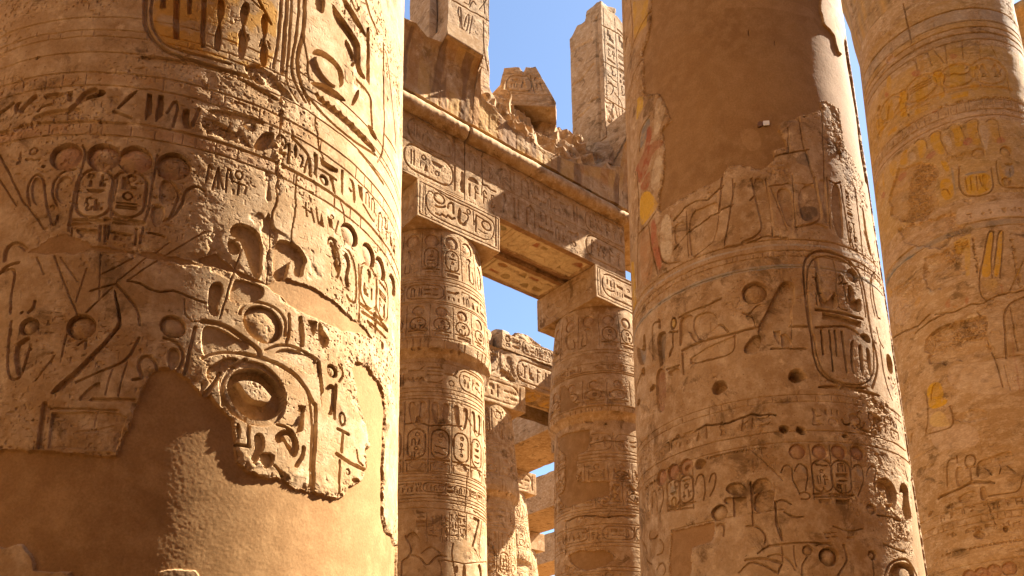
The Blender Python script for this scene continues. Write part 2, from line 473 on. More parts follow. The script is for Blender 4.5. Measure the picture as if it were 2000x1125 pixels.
# ------------------------------------------------------------------ materials
def stone(name, base, dark, light, streak=(1, 1, 1), bump=.35, fine=38.0, grain=.004, mott=True):
    m = bpy.data.materials.new(name); m.use_nodes = True
    N, L = m.node_tree.nodes, m.node_tree.links
    b = N['Principled BSDF']; b.inputs['Roughness'].default_value = .92
    b.inputs['Specular IOR Level'].default_value = .15
    tc = N.new('ShaderNodeTexCoord')
    mp = N.new('ShaderNodeMapping'); mp.inputs['Scale'].default_value = streak
    L.new(tc.outputs['Object'], mp.inputs[0])
    def nz(scale, det, rough, vec=mp):
        n = N.new('ShaderNodeTexNoise'); n.inputs['Scale'].default_value = scale; n.inputs['Detail'].default_value = det; n.inputs['Roughness'].default_value = rough
        L.new(vec.outputs[0], n.inputs['Vector']); return n
    n1, n2, n3 = nz(.9, 6, .62), nz(5.5, 6, .65), nz(fine, 5, .7)
    def mixc(f, a, c2, mode='MIX'):
        x = N.new('ShaderNodeMix'); x.data_type = 'RGBA'; x.blend_type = mode
        for sck, v in ((x.inputs[0], f), (x.inputs[6], a), (x.inputs[7], c2)):
            if hasattr(v, 'links') or hasattr(v, 'is_linked'): L.new(v, sck)
            else: sck.default_value = v if not isinstance(v, tuple) else (*v, 1)
        return x.outputs[2]
    def ramp(o, a, b2):
        r = N.new('ShaderNodeMapRange'); r.inputs[1].default_value = a; r.inputs[2].default_value = b2
        L.new(o, r.inputs[0]); return r.outputs[0]
    c = mixc(ramp(n1.outputs[0], .38, .66), dark, base)
    c = mixc(ramp(n2.outputs[0], .45, .75), c, light)
    if mott:
        n5, n6 = nz(2.3, 9, .72), nz(3.7, 8, .7)
        n5.inputs['Distortion'].default_value = .6
        c = mixc(ramp(n5.outputs[0], .54, .64), c, tuple(x * .62 for x in dark))
        c = mixc(ramp(n6.outputs[0], .60, .70), c, tuple(min(.66, x * 1.18) for x in light))
        n7 = nz(26, 4, .6)
        c = mixc(ramp(n7.outputs[0], .66, .72), c, tuple(x * .6 for x in dark))
    g = mixc(ramp(n3.outputs[0], .3, .7), (.82, .80, .77), (1.12, 1.12, 1.12))
    c = mixc(1.0, c, g, 'MULTIPLY')
    at = N.new('ShaderNodeAttribute'); at.attribute_name = 'pigment'
    pig = mixc(1.0, at.outputs['Color'], g, 'MULTIPLY')
    c = mixc(at.outputs['Alpha'], c, pig)
    L.new(c, b.inputs['Base Color'])
    bp = N.new('ShaderNodeBump'); bp.inputs['Strength'].default_value = bump; bp.inputs['Distance'].default_value = grain * 3
    n4 = nz(fine * 2.2, 6, .75)
    L.new(n4.outputs[0], bp.inputs['Height']); L.new(bp.outputs[0], b.inputs['Normal'])
    return m
SAND = stone('sandstone', (.445, .292, .148), (.325, .19, .08), (.565, .41, .245))
SAND_FAR = stone('weathered_sandstone', (.43, .287, .156), (.32, .195, .09), (.53, .388, .24), (1, 1, 1.6), .5, 16.0, .008)
PAINTED = stone('painted_sandstone', (.50, .335, .165), (.385, .24, .10), (.59, .44, .27), (.8, .8, 1.5), .4, 22.0, .006)
PLASTER = stone('ochre_plaster', (.345, .192, .078), (.26, .14, .052), (.40, .235, .10), (1, 1, 1), .22, 70.0, .003, mott=False)
MUD = stone('brown_plaster', (.32, .185, .074), (.26, .142, .052), (.37, .22, .095), (1, 1, 1), .25, 50.0, .003, mott=False)
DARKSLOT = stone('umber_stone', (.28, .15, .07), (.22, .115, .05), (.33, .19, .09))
SANDG = stone('desert_sand', (.25, .142, .054), (.21, .115, .042), (.29, .17, .07), (1, 1, 1), .3, 8.0, .01, mott=False)
BOUNCE_DARK = stone('bounce_dark', (.06, .033, .012), (.05, .027, .009), (.072, .041, .016), (1, 1, 1), .3, 8.0, .01, mott=False)  # very dark tone for the added sheet that swallows bounced light
def plain(name, col):
    m = bpy.data.materials.new(name); m.use_nodes = True
    b = m.node_tree.nodes['Principled BSDF']; b.inputs['Roughness'].default_value = .7
    n = m.node_tree.nodes.new('ShaderNodeTexNoise'); n.inputs['Scale'].default_value = 60
    r = m.node_tree.nodes.new('ShaderNodeMix'); r.data_type = 'RGBA'
    r.inputs[6].default_value = (*[x * .85 for x in col], 1); r.inputs[7].default_value = (*col, 1)
    m.node_tree.links.new(n.outputs[0], r.inputs[0]); m.node_tree.links.new(r.outputs[2], b.inputs['Base Color'])
    return m
WHITE = plain('white_card', (.8, .8, .78)); HOLE_BROWN = plain('hole_brown', (.17, .085, .04))

# ------------------------------------------------------------------ meshes and things
def thing(name, label, cat, a, n, z, group=None):
    o = bpy.data.objects.new(name, None); C.objects.link(o)
    p = A2 * a + N2 * n
    o.location = (p[0], p[1], z); o.rotation_euler = (0, 0, RHO); o.empty_display_size = .3
    o['label'] = label; o['category'] = cat; o['kind'] = 'thing'
    if group: o['group'] = group
    return o
def mesh_np(name, V, F, mat, parent, col=None, smooth=True):
    V = np.ascontiguousarray(V, np.float32); F = np.ascontiguousarray(F, np.int32)
    used = np.zeros(len(V), bool); used[F.ravel()] = True
    if not used.all():
        idx = np.cumsum(used) - 1; V = V[used]; F = idx[F].astype(np.int32)
        if col is not None: col = col[used]
    me = bpy.data.meshes.new(name)
    me.vertices.add(len(V)); me.vertices.foreach_set('co', V.ravel())
    k = F.shape[1]
    me.loops.add(F.size); me.loops.foreach_set('vertex_index', F.ravel())
    me.polygons.add(len(F)); me.polygons.foreach_set('loop_start', np.arange(0, F.size, k, dtype=np.int32))
    me.polygons.foreach_set('use_smooth', np.full(len(F), smooth))
    me.update(calc_edges=True)
    if col is None: col = np.zeros((len(V), 4), np.float32)
    if True:
        at = me.attributes.new('pigment', 'FLOAT_COLOR', 'POINT')
        at.data.foreach_set('color', np.ascontiguousarray(col, np.float32).ravel())
    me.materials.append(mat)
    o = bpy.data.objects.new(name, me); C.objects.link(o)
    if parent: o.parent = parent
    return o
def straight(col):
    col = col.copy(); a = np.maximum(col[..., 3:4], 1e-4)
    col[..., :3] = np.clip(col[..., :3] / a, 0, 1); return col

def column(root, cv, rfun, zlo, zhi, parts, zsplit=None):
    """A full turn of shaft: fine where the carving is, coarse elsewhere.  parts: {id: (name, material)}"""
    R0 = cv.R0
    zc = cv.z[0]
    zl = np.concatenate([np.linspace(zlo, cv.z[0], 12)[:-1], cv.z, np.linspace(cv.z[-1], zhi, 14)[1:]]) if zhi > cv.z[-1] + .01 else np.concatenate([np.linspace(zlo, cv.z[0], 12)[:-1], cv.z])
    th = cv.u / R0
    tb = np.linspace(th[-1], th[0] + 2 * math.pi, 60)[1:-1]
    tl = np.concatenate([th, tb]); nt, nz_ = len(tl), len(zl)
    H = np.zeros((nz_, nt)); COL = np.zeros((nz_, nt, 4), np.float32); PT = np.zeros((nz_, nt), np.int16)
    j0 = 11
    H[j0:j0 + cv.nz, :cv.nu] = cv.h; COL[j0:j0 + cv.nz, :cv.nu] = straight(cv.col); PT[j0:j0 + cv.nz, :cv.nu] = cv.part
    R = rfun(zl)[:, None] + H
    V = np.stack([R * np.sin(tl)[None], -R * np.cos(tl)[None], np.repeat(zl[:, None], nt, 1)], -1).reshape(-1, 3)
    jj, ii = np.meshgrid(np.arange(nz_ - 1), np.arange(nt), indexing='ij')
    i2 = (ii + 1) % nt
    F = np.stack([jj * nt + ii, jj * nt + i2, (jj + 1) * nt + i2, (jj + 1) * nt + ii], -1).reshape(-1, 4)
    fp = PT[:-1, :].copy()
    if zsplit is not None:
        up = (zl[:-1] >= zsplit)[:, None] & (fp == 0); fp = np.where(up, 99, fp)
    fp = fp.reshape(-1); COL = COL.reshape(-1, 4)
    zoff = root.location.z
    V = V - np.array([0, 0, zoff])
    for pid, (nm, mt) in parts.items():
        k = fp == pid
        if k.any(): mesh_np(nm, V, F[k], mt, root, COL, nm != 'shaft' and nm != 'capital')

def lathe(root, name, prof, mat, seg=64, amp=.0, stripes=None):
    P = np.array(prof, float); d = np.r_[0, np.cumsum(np.hypot(*np.diff(P, axis=0).T))]
    t = np.linspace(0, d[-1], max(len(P), int(d[-1] / .08)))
    r, z = np.interp(t, d, P[:, 0]), np.interp(t, d, P[:, 1])
    th = np.linspace(0, 2 * np.pi, seg, endpoint=False)
    V = np.stack([r[:, None] * np.sin(th), -r[:, None] * np.cos(th), np.repeat(z[:, None], seg, 1)], -1)
    if amp:
        nn = fbm3(V * 2.1, 4, 5); V[..., :2] *= (1 + amp * nn / np.maximum(r[:, None], .2))[..., None]
    col = np.zeros(V.shape[:2] + (4,), np.float32)
    if stripes:
        s = np.sin(th * stripes) [None] + .5 * fbm3(V * 1.2, 3, 8)
        k = s > .3
        col[k] = (.33, .23, .11, .6)
        k2 = s < -.55
        col[k2] = (.52, .31, .08, .55)
    jj, ii = np.meshgrid(np.arange(len(z) - 1), np.arange(seg), indexing='ij'); i2 = (ii + 1) % seg
    F = np.stack([jj * seg + ii, jj * seg + i2, (jj + 1) * seg + i2, (jj + 1) * seg + ii], -1).reshape(-1, 4)
    return mesh_np(name, V.reshape(-1, 3), F, mat, root, col.reshape(-1, 4))

def block(root, name, lo, hi, mat, faces=None, res=.08, chip=.04, rough=.012, seed=0, warp=None, freq=2.2, flat=False):
    """A dressed block in (along, across, up): six gridded faces, worn arrises, carving on the faces named in faces."""
    lo, hi = np.array(lo, float), np.array(hi, float); off = np.array(root_local[root.name])
    VS, FS, CS, base = [], [], [], 0
    spec = {'front': (0, 2, 1, 0, -1), 'back': (0, 2, 1, 1, 1), 'left': (1, 2, 0, 0, -1), 'right': (1, 2, 0, 1, 1), 'bottom': (0, 1, 2, 0, -1), 'top': (0, 1, 2, 1, 1)}
    for nm, (i, j, k, sd_, sg) in spec.items():
        cv = (faces or {}).get(nm)
        if cv is not None: su, sv = cv.u, cv.z; hh = cv.h; cc = straight(cv.col)
        else:
            rs = res if nm not in ('back', 'right') else res * 2
            su = np.linspace(lo[i], hi[i], max(3, int((hi[i] - lo[i]) / rs) + 1)); sv = np.linspace(lo[j], hi[j], max(3, int((hi[j] - lo[j]) / rs) + 1))
            hh = np.zeros((len(sv), len(su))); cc = np.zeros(hh.shape + (4,), np.float32)
        Pm = np.zeros(hh.shape + (3,))
        Pm[..., i] = su[None]; Pm[..., j] = sv[:, None]; Pm[..., k] = hi[k] if sd_ else lo[k]
        cr = np.clip(chip * (.35 + 1.6 * np.clip(fbm3(Pm * 1.9, 3, seed + 2), 0, 1) ** 1.5), .004, None)
        cr = np.minimum(cr, .45 * (hi - lo).min())[..., None]
        cl = np.clip(Pm, lo + cr, hi - cr); dv = Pm - cl; ln = np.linalg.norm(dv, axis=-1, keepdims=True) + 1e-9
        dr = dv / ln
        Q = cl + dr * np.minimum(ln, cr)
        Q = Q - dr * (rough * (.7 + fbm3(Pm * freq, 5, seed + 20, .55)))[..., None]
        Q[..., k] += sg * hh
        if warp is not None: Q = warp(Q)
        nv, nu = hh.shape
        jj, ii = np.meshgrid(np.arange(nv - 1), np.arange(nu - 1), indexing='ij')
        F = np.stack([jj * nu + ii, jj * nu + ii + 1, (jj + 1) * nu + ii + 1, (jj + 1) * nu + ii], -1).reshape(-1, 4)
        e = np.cross(np.eye(3)[i], np.eye(3)[j])
        if e[k] * sg < 0: F = F[:, ::-1]
        VS.append((Q - off).reshape(-1, 3)); FS.append(F + base); CS.append(cc.reshape(-1, 4)); base += nv * nu
    return mesh_np(name, np.vstack(VS), np.vstack(FS), mat, root, np.vstack(CS), not flat)
def cut_planes(seed, c, h, n=7):
    rnd = random.Random(seed); c, h = np.array(c), np.array(h)
    PL_ = []
    for _ in range(n):
        v = np.array([rnd.gauss(0, 1), rnd.gauss(0, 1), rnd.gauss(.25, .8)]); v /= np.linalg.norm(v)
        PL_.append((v, rnd.uniform(.60, .92) * float(np.abs(v * h).sum())))
    def f(Q):
        Q = Q.copy()
        for v, d in PL_:
            e = ((Q - c) @ v) - d
            Q -= np.maximum(e, 0)[..., None] * v
        return Q
    return f
root_local = {}
def thing_at(name, label, cat, a, n, z, group=None):
    o = thing(name, label, cat, a, n, z, group); root_local[o.name] = (a, n, z); return o
def face_canvas(i0, i1, j0, j1, res, seed, px=None, rough=.003, wob=.006):
    return Canvas(i0, i1, j0, j1, res, seed, wob, rough, px)

# ------------------------------------------------------------------ ground
gv = np.array([[-400, -400, GROUND], [400, -400, GROUND], [400, 400, GROUND], [-400, 400, GROUND]], float)
g = mesh_np('ground', gv, np.array([[0, 1, 2, 3]]), SANDG, None)
g['kind'] = 'structure'
# unseen dark sheet added under the camera to cut light bounced off the ground
def blocker_pt(a, n): q = A2 * a + N2 * n; return [q[0], q[1], GROUND + .006]
fl_ = mesh_np('bounce_blocker', np.array([blocker_pt(-26, -13), blocker_pt(8, -13), blocker_pt(8, 9.5), blocker_pt(-26, 9.5)]), np.array([[0, 1, 2, 3]]), BOUNCE_DARK, None)
fl_['kind'] = 'structure'

# ------------------------------------------------------------------ the great nave columns
R_NAVE = lambda z: 1.75 * (1 - .078 * (np.asarray(z, float) - 6) / 10)
NAVE = {1: (1.99, 6.725), 3: (9.996, 6.725), 4: (18.003, 6.725), 5: (26.01, 6.725)}
def nave_canvas(k, t0, t1, z0, z1, res, seed, **kw):
    ca, cn = NAVE[k]
    def px(x, y):
        t, z = on_cyl(x, y, ca, cn, R_NAVE); return (t * 1.75, z)
    cv = Canvas(math.radians(t0) * 1.75, math.radians(t1) * 1.75, z0, z1, res, seed, px=px, **kw); cv.R0 = 1.75
    return cv
BELL = [(R_NAVE(16.3), 16.3), (1.66, 16.7), (1.72, 17.4), (1.85, 18.2), (2.1, 19.0), (2.45, 19.6), (2.85, 20.05), (3.0, 20.15), (3.02, 20.35), (2.9, 20.4), (.5, 20.4)]
def nave_top(root, seed):
    zo = root.location.z
    lathe(root, 'capital', [(r, z - zo) for r, z in BELL], PAINTED, 96, .012, 40)
    block(root, 'abacus', (root_local[root.name][0] - 1.15, root_local[root.name][1] - 1.15, 20.4), (root_local[root.name][0] + 1.15, root_local[root.name][1] + 1.15, 21.7), SAND_FAR, None, .15, .04, .02, seed)
    lathe(root, 'base', [(.5, .42), (2.35, .42), (2.5, .36), (2.55, .2), (2.55, -.02)], SAND, 64, .01)

# ------------------------------------------------------------------ what is carved on the three nave columns
CARVE_1 = '''
# great cartouches at the top
T .50 .25 .035 .85 : K1 838 -40 832 120 870 215 960 270 1125 310 K2 150 350 330 385 375 370 400 250 415 -40
S .035 .028 : K1 802 -40 796 130 832 212 905 280 1000 318 1125 352 K2 120 392 250 425
S .02 .018 : K1 838 -40 832 120 870 215 960 270 1125 312 K2 140 352
S .022 .02 : K2 418 -40 414 120 402 250 378 372
S .03 .02 : K2 452 -40 440 200 425 400
S .02 .014 : K2 475 -40 468 200 450 420
p .03 : K1 882 -60 915 -60 915 46 880 46
p .03 : K1 960 -60 994 -60 985 215 948 210
p .03 : K1 1030 -60 1062 -60 1055 78 1028 76
p .03 : K1 1108 -60 1140 -60 1130 262 1102 262
t .20 .08 .03 .8 : K1 882 -60 915 -60 915 46 880 46
t .20 .08 .03 .8 : K1 960 -60 994 -60 985 215 948 210
t .20 .08 .03 .8 : K1 1030 -60 1062 -60 1055 78 1028 76
t .20 .08 .03 .8 : K1 1108 -60 1140 -60 1130 262 1102 262
P .035 : K2 70 -20 112 0 106 90 84 122 102 195 86 278 64 286 50 250 58 180 76 122 64 80
P .035 : K2 205 10 248 10 250 60 232 120 214 150 236 205 230 270 210 330 190 326 178 270 184 195 206 150 194 90
P .035 : K2 328 70 352 100 345 180 328 220 352 270 346 340 325 376 303 340 304 262 322 215 310 150 312 90
S .012 .02 : K2 262 0 300 40 332 62
S .02 .028 : K2 292 -10 330 60 366 132
S .012 .018 : K2 198 165 185 185 190 210
S .012 .018 : K2 235 190 240 215
S .012 .018 : K2 312 215 300 250
S .012 .018 : K2 345 225 358 265
P .022 : K1 765 318 785 304 1000 326 1035 345 1020 362 800 342
P .028 : K2 170 432 240 440 330 490 410 545 405 562 330 520 230 465
# right cartouche
S .03 .025 : K2 548 -60 545 180 505 300 520 450 568 552
S .02 .018 : K2 520 -60 505 200 475 330 490 460 550 560
S .02 .02 : K2 580 545 660 640 800 770 938 852
S .02 .02 : K2 982 240 986 700 976 850 950 890
P .03 : K2 600 -60 660 -60 662 30 652 82 622 60 604 40
P .035 : K2 700 10 725 50 770 110 840 215 858 260 855 380 888 430 872 442 830 392 818 265 768 185 705 100
P .03 : K2 735 -40 775 -10 890 185 885 212 800 100
p .03 : K2 888 150 904 148 906 470 888 440
P .02 : K2 765 205 795 240 830 330 815 380 770 330
S .025 .03 : K2 835 440 875 480 915 545 910 580 918 700
P .03 : K2 888 665 945 745 946 782 905 735
S .03 .03 : K2 880 -20 900 60 950 185
S .015 .02 : K2 800 -20 830 70 850 40
P .05 : K2 585 300 610 265 660 280 720 330 765 400 765 460 735 490 745 450 700 360 640 310
B .02 : K2 590 310 640 310 720 380 735 440 725 490 680 470 620 400
P .035 : K2 572 450 620 445 700 480 775 545 770 560 690 530 610 480
P .03 : K2 835 490 850 495 845 540 815 580 798 575
p .028 : K2 600 510 620 500 632 530 650 525 662 555 682 552 690 580 712 575 725 605 748 605 760 635 782 640 795 668 818 672 830 705 850 708 862 735 885 745 895 775 918 785 940 832 930 838 880 790 790 700 700 620 620 550
S .025 .02 : K2 848 830 920 920 980 1010
p .02 : K2 1000 520 1012 545 1005 560
S .012 .015 : K2 990 740 1050 840
S .014 .02 : K2 1000 300 1040 650 1050 800
# bands over and under the frieze
b .012 .006 : K1 540 95
b .010 .006 : K1 540 165
b .010 .006 : K1 540 200
b .012 .006 : K1 540 288
k .01 .005 5 : K1 540 168 K1 540 198
b .014 .008 : K1 580 398
b .012 .008 : K1 580 472
k .008 .005 6 : K1 580 402 K1 580 468
l .42 .22 .08 .35 : K1 580 402 K1 580 468
b .022 .014 : K1 580 672
b .014 .008 : K1 580 742
k .008 .006 7 : K1 580 678 K1 580 738
l .46 .24 .12 .35 : K1 580 678 K1 580 738
# frieze of large signs
P .03 : K1 80 575 95 560 116 560 96 625 80 628
S .045 .03 : K1 120 605 190 535
P .022 : K1 230 520 365 505 340 540 250 552
p .03 : K1 370 505 402 500 392 560 366 560
S .03 .028 : K1 350 625 420 570 470 545 560 520
S .04 .028 : K1 430 555 470 510 520 495
P .03 : K1 640 590 735 500 775 495 700 560 640 612
S .02 .02 : K1 625 615 720 650
p .034 : K1 812 515 840 515 836 625 795 668 798 610
p .034 : K1 872 525 902 525 900 635 852 672 858 605
S .016 .018 : K1 920 620 968 545 980 600 950 695
P .032 : K1 1000 610 1020 595 1045 605 1038 660 1050 700 1030 715 1000 690
S .024 .02 : K1 1050 700 1075 655 1095 600
S .05 .02 : K1 200 650 300 620 420 610
S .03 .022 : K1 -40 650 20 610 70 570
S .02 .02 : K1 120 690 60 730 10 740
S .02 .02 : K1 210 610 230 585 280 575
h .032 .15 : K1 552 514
h .014 .08 : K1 205 320 K1 242 918 K1 1106 356
r .010 .6 .008 : K1 60 735 220 650 330 640 620 640 800 670 1000 720 1000 745 600 700 330 672
P .02 : K2 10 590 150 610 330 660 320 690 200 660 20 625
d .042 .035 : K2 246 690
P .035 : K2 262 800 310 725 375 720 385 760 330 835 280 822
r .009 .7 .012 : K2 0 650 230 700 260 800 300 830 180 800 0 740
o .035 .05 .014 .022 : K2 420 778
s .016 .022 : K2 380 815 450 845
s .014 .022 : K2 415 820 410 880
s .02 .025 : K2 462 790 455 895
S .022 .024 : K2 480 755 545 820 578 870 580 965
P .024 : K2 490 780 510 800 500 880 485 850
S .014 .02 : K2 520 850 540 870 525 915
S .014 .02 : K2 565 870 545 945
p .032 : K2 598 832 622 850 616 985 602 955
p .03 : K2 632 860 660 885 735 932 730 952 690 940 638 905
S .018 .022 : K2 630 930 670 950 722 988
d .04 .032 : K2 657 990
p .03 : K2 690 960 706 975 714 1060 705 1050
p .028 : K2 750 928 764 935 758 1070 748 1050
P .03 : K2 788 968 828 1002 826 1125 812 1100 812 1010
P .02 : K2 785 1020 812 1050 800 1060
p .028 : K2 842 1010 870 1030 866 1110 850 1080
G .02 33 : K2 880 1040 K4 935 80
G .02 34 : K4 950 20 K4 1010 200
G .02 35 : K4 1015 130 K4 1045 300
S .02 .02 : K4 870 0 905 60 930 90
# small text left and right
g .013 3 : K1 80 915 K1 255 800
s .013 .014 : K2 42 1042 K2 75 925
s .013 .014 : K2 75 925 K2 100 1040
s .012 .014 : K2 72 1035 K2 78 960
S .012 .014 : K2 115 1055 125 935 145 930 152 1000
o .022 .03 .011 .014 : K2 190 962
s .012 .014 : K2 152 995 220 1018
s .012 .014 : K2 190 1000 180 1070
S .014 .014 : K2 10 1000 25 900 40 930
s .01 .012 : K4 555 0 560 60
s .01 .012 : K4 540 10 580 40
s .012 .014 : K4 585 20 600 90
s .012 .014 : K4 612 20 625 100
p .016 : K4 640 40 630 110 658 125
p .016 : K4 672 60 700 80 705 130 685 120
s .012 .014 : K4 735 90 720 150
d .018 .014 : K4 700 65
# discs, cobras and small cartouches on the left
d .102 .04 .40 .20 .12 .5 : K1 360 860 K1 567 862 K1 742 876 K1 953 914
C .20 .02 12 : K1 532 932 K3 506 82
C .20 .02 15 : K1 718 942 K3 692 84
d .03 .028 : K1 725 978
S .014 .016 : K1 165 1125 150 1040 175 980 215 955 246 990 250 1125 K3 290 110
S .014 .016 : K1 410 932 350 942 300 990 285 1060 310 1125 K3 320 60 300 110 
P .014 : K1 325 980 380 965 408 1010 390 1110 320 1125 300 1060
P .014 : K1 190 975 228 980 240 1040 225 1125 185 1125 168 1040
P .014 : K3 255 0 320 0 310 60 270 90
s .014 .014 : K1 470 840 400 1125 K3 375 140
s .014 .014 : K1 650 960 K3 590 190
s .014 .014 : K1 865 850 K1 822 1125 K3 770 210
S .012 .014 : K1 455 800 475 850 460 880
P .016 : K1 880 985 930 990 980 1050 950 1125 870 1125
S .014 .016 : K1 875 960 930 985 985 1060 970 1125 K3 920 90
S .016 .016 : K1 1000 1125 1020 1050 1080 1022 1125 1050
P .016 : K3 825 0 900 0 905 60 880 130 835 110
S .016 .016 : K3 890 90 950 70 1000 0
S .014 .016 : K3 820 155 870 165 905 180
s .024 .018 : K3 380 106 570 95 780 108
P .018 : K3 405 122 480 130 555 130 510 180 430 165
P .018 : K3 588 132 660 150 745 160 690 178 620 165
s .014 .014 : K3 395 110 385 188
s .014 .014 : K3 556 112 545 200
s .014 .014 : K3 582 112 575 205
s .014 .014 : K3 752 130 745 220
p .014 : K3 440 160 520 160 520 185 430 180
p .014 : K3 630 165 700 175 690 205 620 195
s .01 .012 : K3 150 0 240 132
s .01 .012 : K1 0 850 140 1125
s .008 .01 : K1 -20 960 90 1125
# middle left: cobras, discs and the great diagonal
S .03 .02 : K3 25 305 30 250 60 215 110 210 140 240
S .02 .02 : K3 0 380 40 335 100 318
S .014 .014 : K3 60 595 65 480 88 380 60 350 20 370
S .02 .016 : K3 190 530 185 570 160 590
h .012 .06 : K3 122 593
d .058 .04 : K3 160 670
S .032 .026 : K3 150 738 100 765 88 830 105 920
S .014 .016 : K3 65 640 40 800 40 930 75 966 120 940 162 790
d .083 .045 : K3 445 668
P .034 : K3 618 455 640 480 672 640 660 682 480 882 340 1022 275 1046 288 1012 450 870 612 702 656 640
S .014 .014 : K3 640 440 700 500 757 570 768 660
S .016 .014 : K3 762 730 700 850 600 900 420 970
s .009 .01 : K3 612 456 478 592
s .009 .01 : K3 296 280 430 602
s .007 .008 : K3 330 290 430 420
s .007 .008 : K3 480 350 420 530
s .007 .008 : K3 555 270 548 520
s .007 .008 : K3 200 290 240 380
s .007 .008 : K3 640 420 810 290
s .007 .008 : K3 740 290 560 380
s .009 .012 : K3 365 710 338 835
S .01 .012 : K3 430 770 480 730 470 790
s .008 .01 : K3 700 850 650 1050
s .008 .01 : K3 300 830 200 960
s .008 .01 : K3 620 900 580 1040
P .016 : K3 430 1080 440 1040 550 960 560 1000 500 1060
s .026 .018 : K3 500 1066 735 1076
s .03 .02 : K5 246 180 215 412
s .014 .012 : K5 280 204 645 216
p .012 : K5 285 225 640 222 700 250 640 440 260 420
S .02 .014 : K5 420 330 540 320 620 300
S .018 .014 : K5 540 220 520 300
d .074 .04 : K3 953 668
S .018 .02 : K3 900 728 960 745 1000 790 1005 850 970 912
P .022 : K3 918 800 950 770 992 800 985 860 960 905 915 900
S .02 .02 : K3 1075 670 1040 800 1010 930
S .022 .02 : K3 735 962 790 955 755 890 770 842 810 828 850 858 858 905
s .008 .008 : K3 700 415 940 260 1125 150
s .008 .008 : K3 850 270 930 210
s .01 .012 : K3 500 470 640 430
s .008 .01 : K3 1010 520 1020 600 1060 640 1125 640
# the winged disc, crowns and hoods
P .034 : K4 140 118 200 94 280 128 312 180 322 260 314 412 270 402 232 310 206 226 180 190 140 170
P .034 : K4 120 200 148 184 204 230 190 272 150 280 124 250
s .01 .012 : K4 206 226 80 625
P .02 : K4 175 395 300 436 336 470 305 525 200 545 122 530 150 440
P .034 : K4 410 184 480 200 540 248 566 310 546 342 540 402 490 396 490 322 470 300 448 440 368 412 375 280 386 220
S .012 .014 : K4 400 262 450 262 520 300
s .014 .016 : K4 150 200 220 190
r .014 .9 .012 : K4 322 -200 380 -200 372 100 352 420 318 415 330 150
r .011 .9 .006 : K4 0 200 130 90 330 30 330 80 280 110 200 80 120 130 60 230
r .008 .5 .006 : K4 380 140 560 240 640 400 560 400 570 320 520 240 420 180
r .012 .8 .008 : K2 400 520 470 560 450 720 410 720 390 640
r .014 .9 .016 : K2 200 350 300 370 400 420 500 540 560 600 540 640 440 540 330 470 230 400
r .010 .7 .006 : K4 0 130 100 130 90 250 40 330 0 330
P .03 : K4 22 440 80 420 110 448 92 520 62 560 82 612 32 612 10 560
d .13 .035 : K4 322 655
r .010 .2 0 : K4 200 560 400 580 410 720 260 740 200 680
S .02 .014 : K4 190 600 200 560 240 530 330 535 410 580 450 650 440 720
S .02 .016 : K4 460 600 470 680 450 760
p .03 : K4 510 612 532 606 548 700 545 780 522 782
p .026 : K4 560 630 620 640 600 722 580 692
P .03 : K4 620 642 642 644 652 700 690 740 660 800 620 740
S .035 .022 : K4 -10 640 100 660 200 722 292 792 300 830
S .02 .018 : K4 330 800 400 770 500 780 620 850
P .014 : K4 372 822 410 790 500 795 610 842 630 900 630 960 560 930 480 880
P .014 : K4 -20 660 60 670 180 735 240 750 245 800 160 800 60 810 -20 840
s .008 .008 : K4 40 800 140 720
s .008 .008 : K4 -40 760 60 680
s .008 .008 : K4 100 820 200 740
S .03 .02 : K4 -10 840 60 812 160 805 300 838 440 890 545 985 600 1100 K6 612 180 604 400 592 655
S .016 .014 : K6 470 -10 540 60 575 150 590 300 575 640
d .215 .02 : K4 273 1035
P .085 : K4 118 1000 150 920 220 890 300 895 390 950 440 1020 455 1090 K6 445 200 410 240 350 268 270 268 190 230 140 150
B .06 : K4 165 970 200 952 280 950 340 990 382 1040 K6 390 130 360 175 320 165 270 158 230 130 190 70
S .03 .022 : K4 100 1100 95 990 140 900 220 850
P .02 : K4 0 900 60 870 120 830 200 845 120 900 60 990 20 980
S .03 .03 : K4 0 1040 50 980 90 920
s .028 .03 : K4 628 868 642 1000 652 1110
d .048 .04 : K4 700 915
S .018 .022 : K4 735 880 765 930 738 972
P .024 : K4 660 1005 690 978 722 1005 K6 718 90 708 250 665 235 645 150
s .024 .026 : K6 722 80 712 258
o .026 .042 .016 .024 : K6 755 265
s .022 .024 : K6 728 315 792 348
s .022 .026 : K6 758 340 752 442
S .028 .024 : K6 725 455 800 505 885 548
s .016 .02 : K6 742 490 732 695
d .026 .02 : K6 785 552
P .022 : K6 800 592 838 580 858 606 828 618
S .014 .018 : K6 835 435 842 500 870 520
p .03 : K6 512 180 556 190 542 262 540 330 500 345 520 262
B .03 : K6 520 200 540 205 520 310 505 310
P .036 : K6 380 345 440 310 500 335 524 420 492 492 448 425 430 380 408 400 385 388
B .03 : K6 420 350 460 335 490 380 490 440 455 410
P .03 : K6 262 345 320 330 332 420 300 470 268 525 246 480 278 420
p .032 : K6 232 280 252 290 248 425 226 420
s .026 .028 : K6 175 402 240 412
P .026 : K6 300 440 390 452 372 520 330 545 300 500
S .03 .026 : K6 500 520 540 470 545 420
P .022 : K6 180 270 200 330 185 380 165 320
S .02 .02 : K6 400 290 440 300 480 330
S .02 .02 : K6 380 520 420 560 430 590
r .008 .3 0 : K6 160 420 340 500 600 640 740 690 780 640 640 600 440 540 260 540
# right hand discs, cobras, cartouches
d .09 .04 .46 .28 .18 .35 : K4 797 165 K4 902 275 K4 966 352 K4 1032 440
S .016 .018 : K4 678 215 682 185 708 182 735 275 744 345 728 400
P .016 : K4 684 205 706 200 728 280 735 390 715 350 690 280
P .018 : K4 754 280 780 252 802 320 785 400 800 460 766 450 746 380
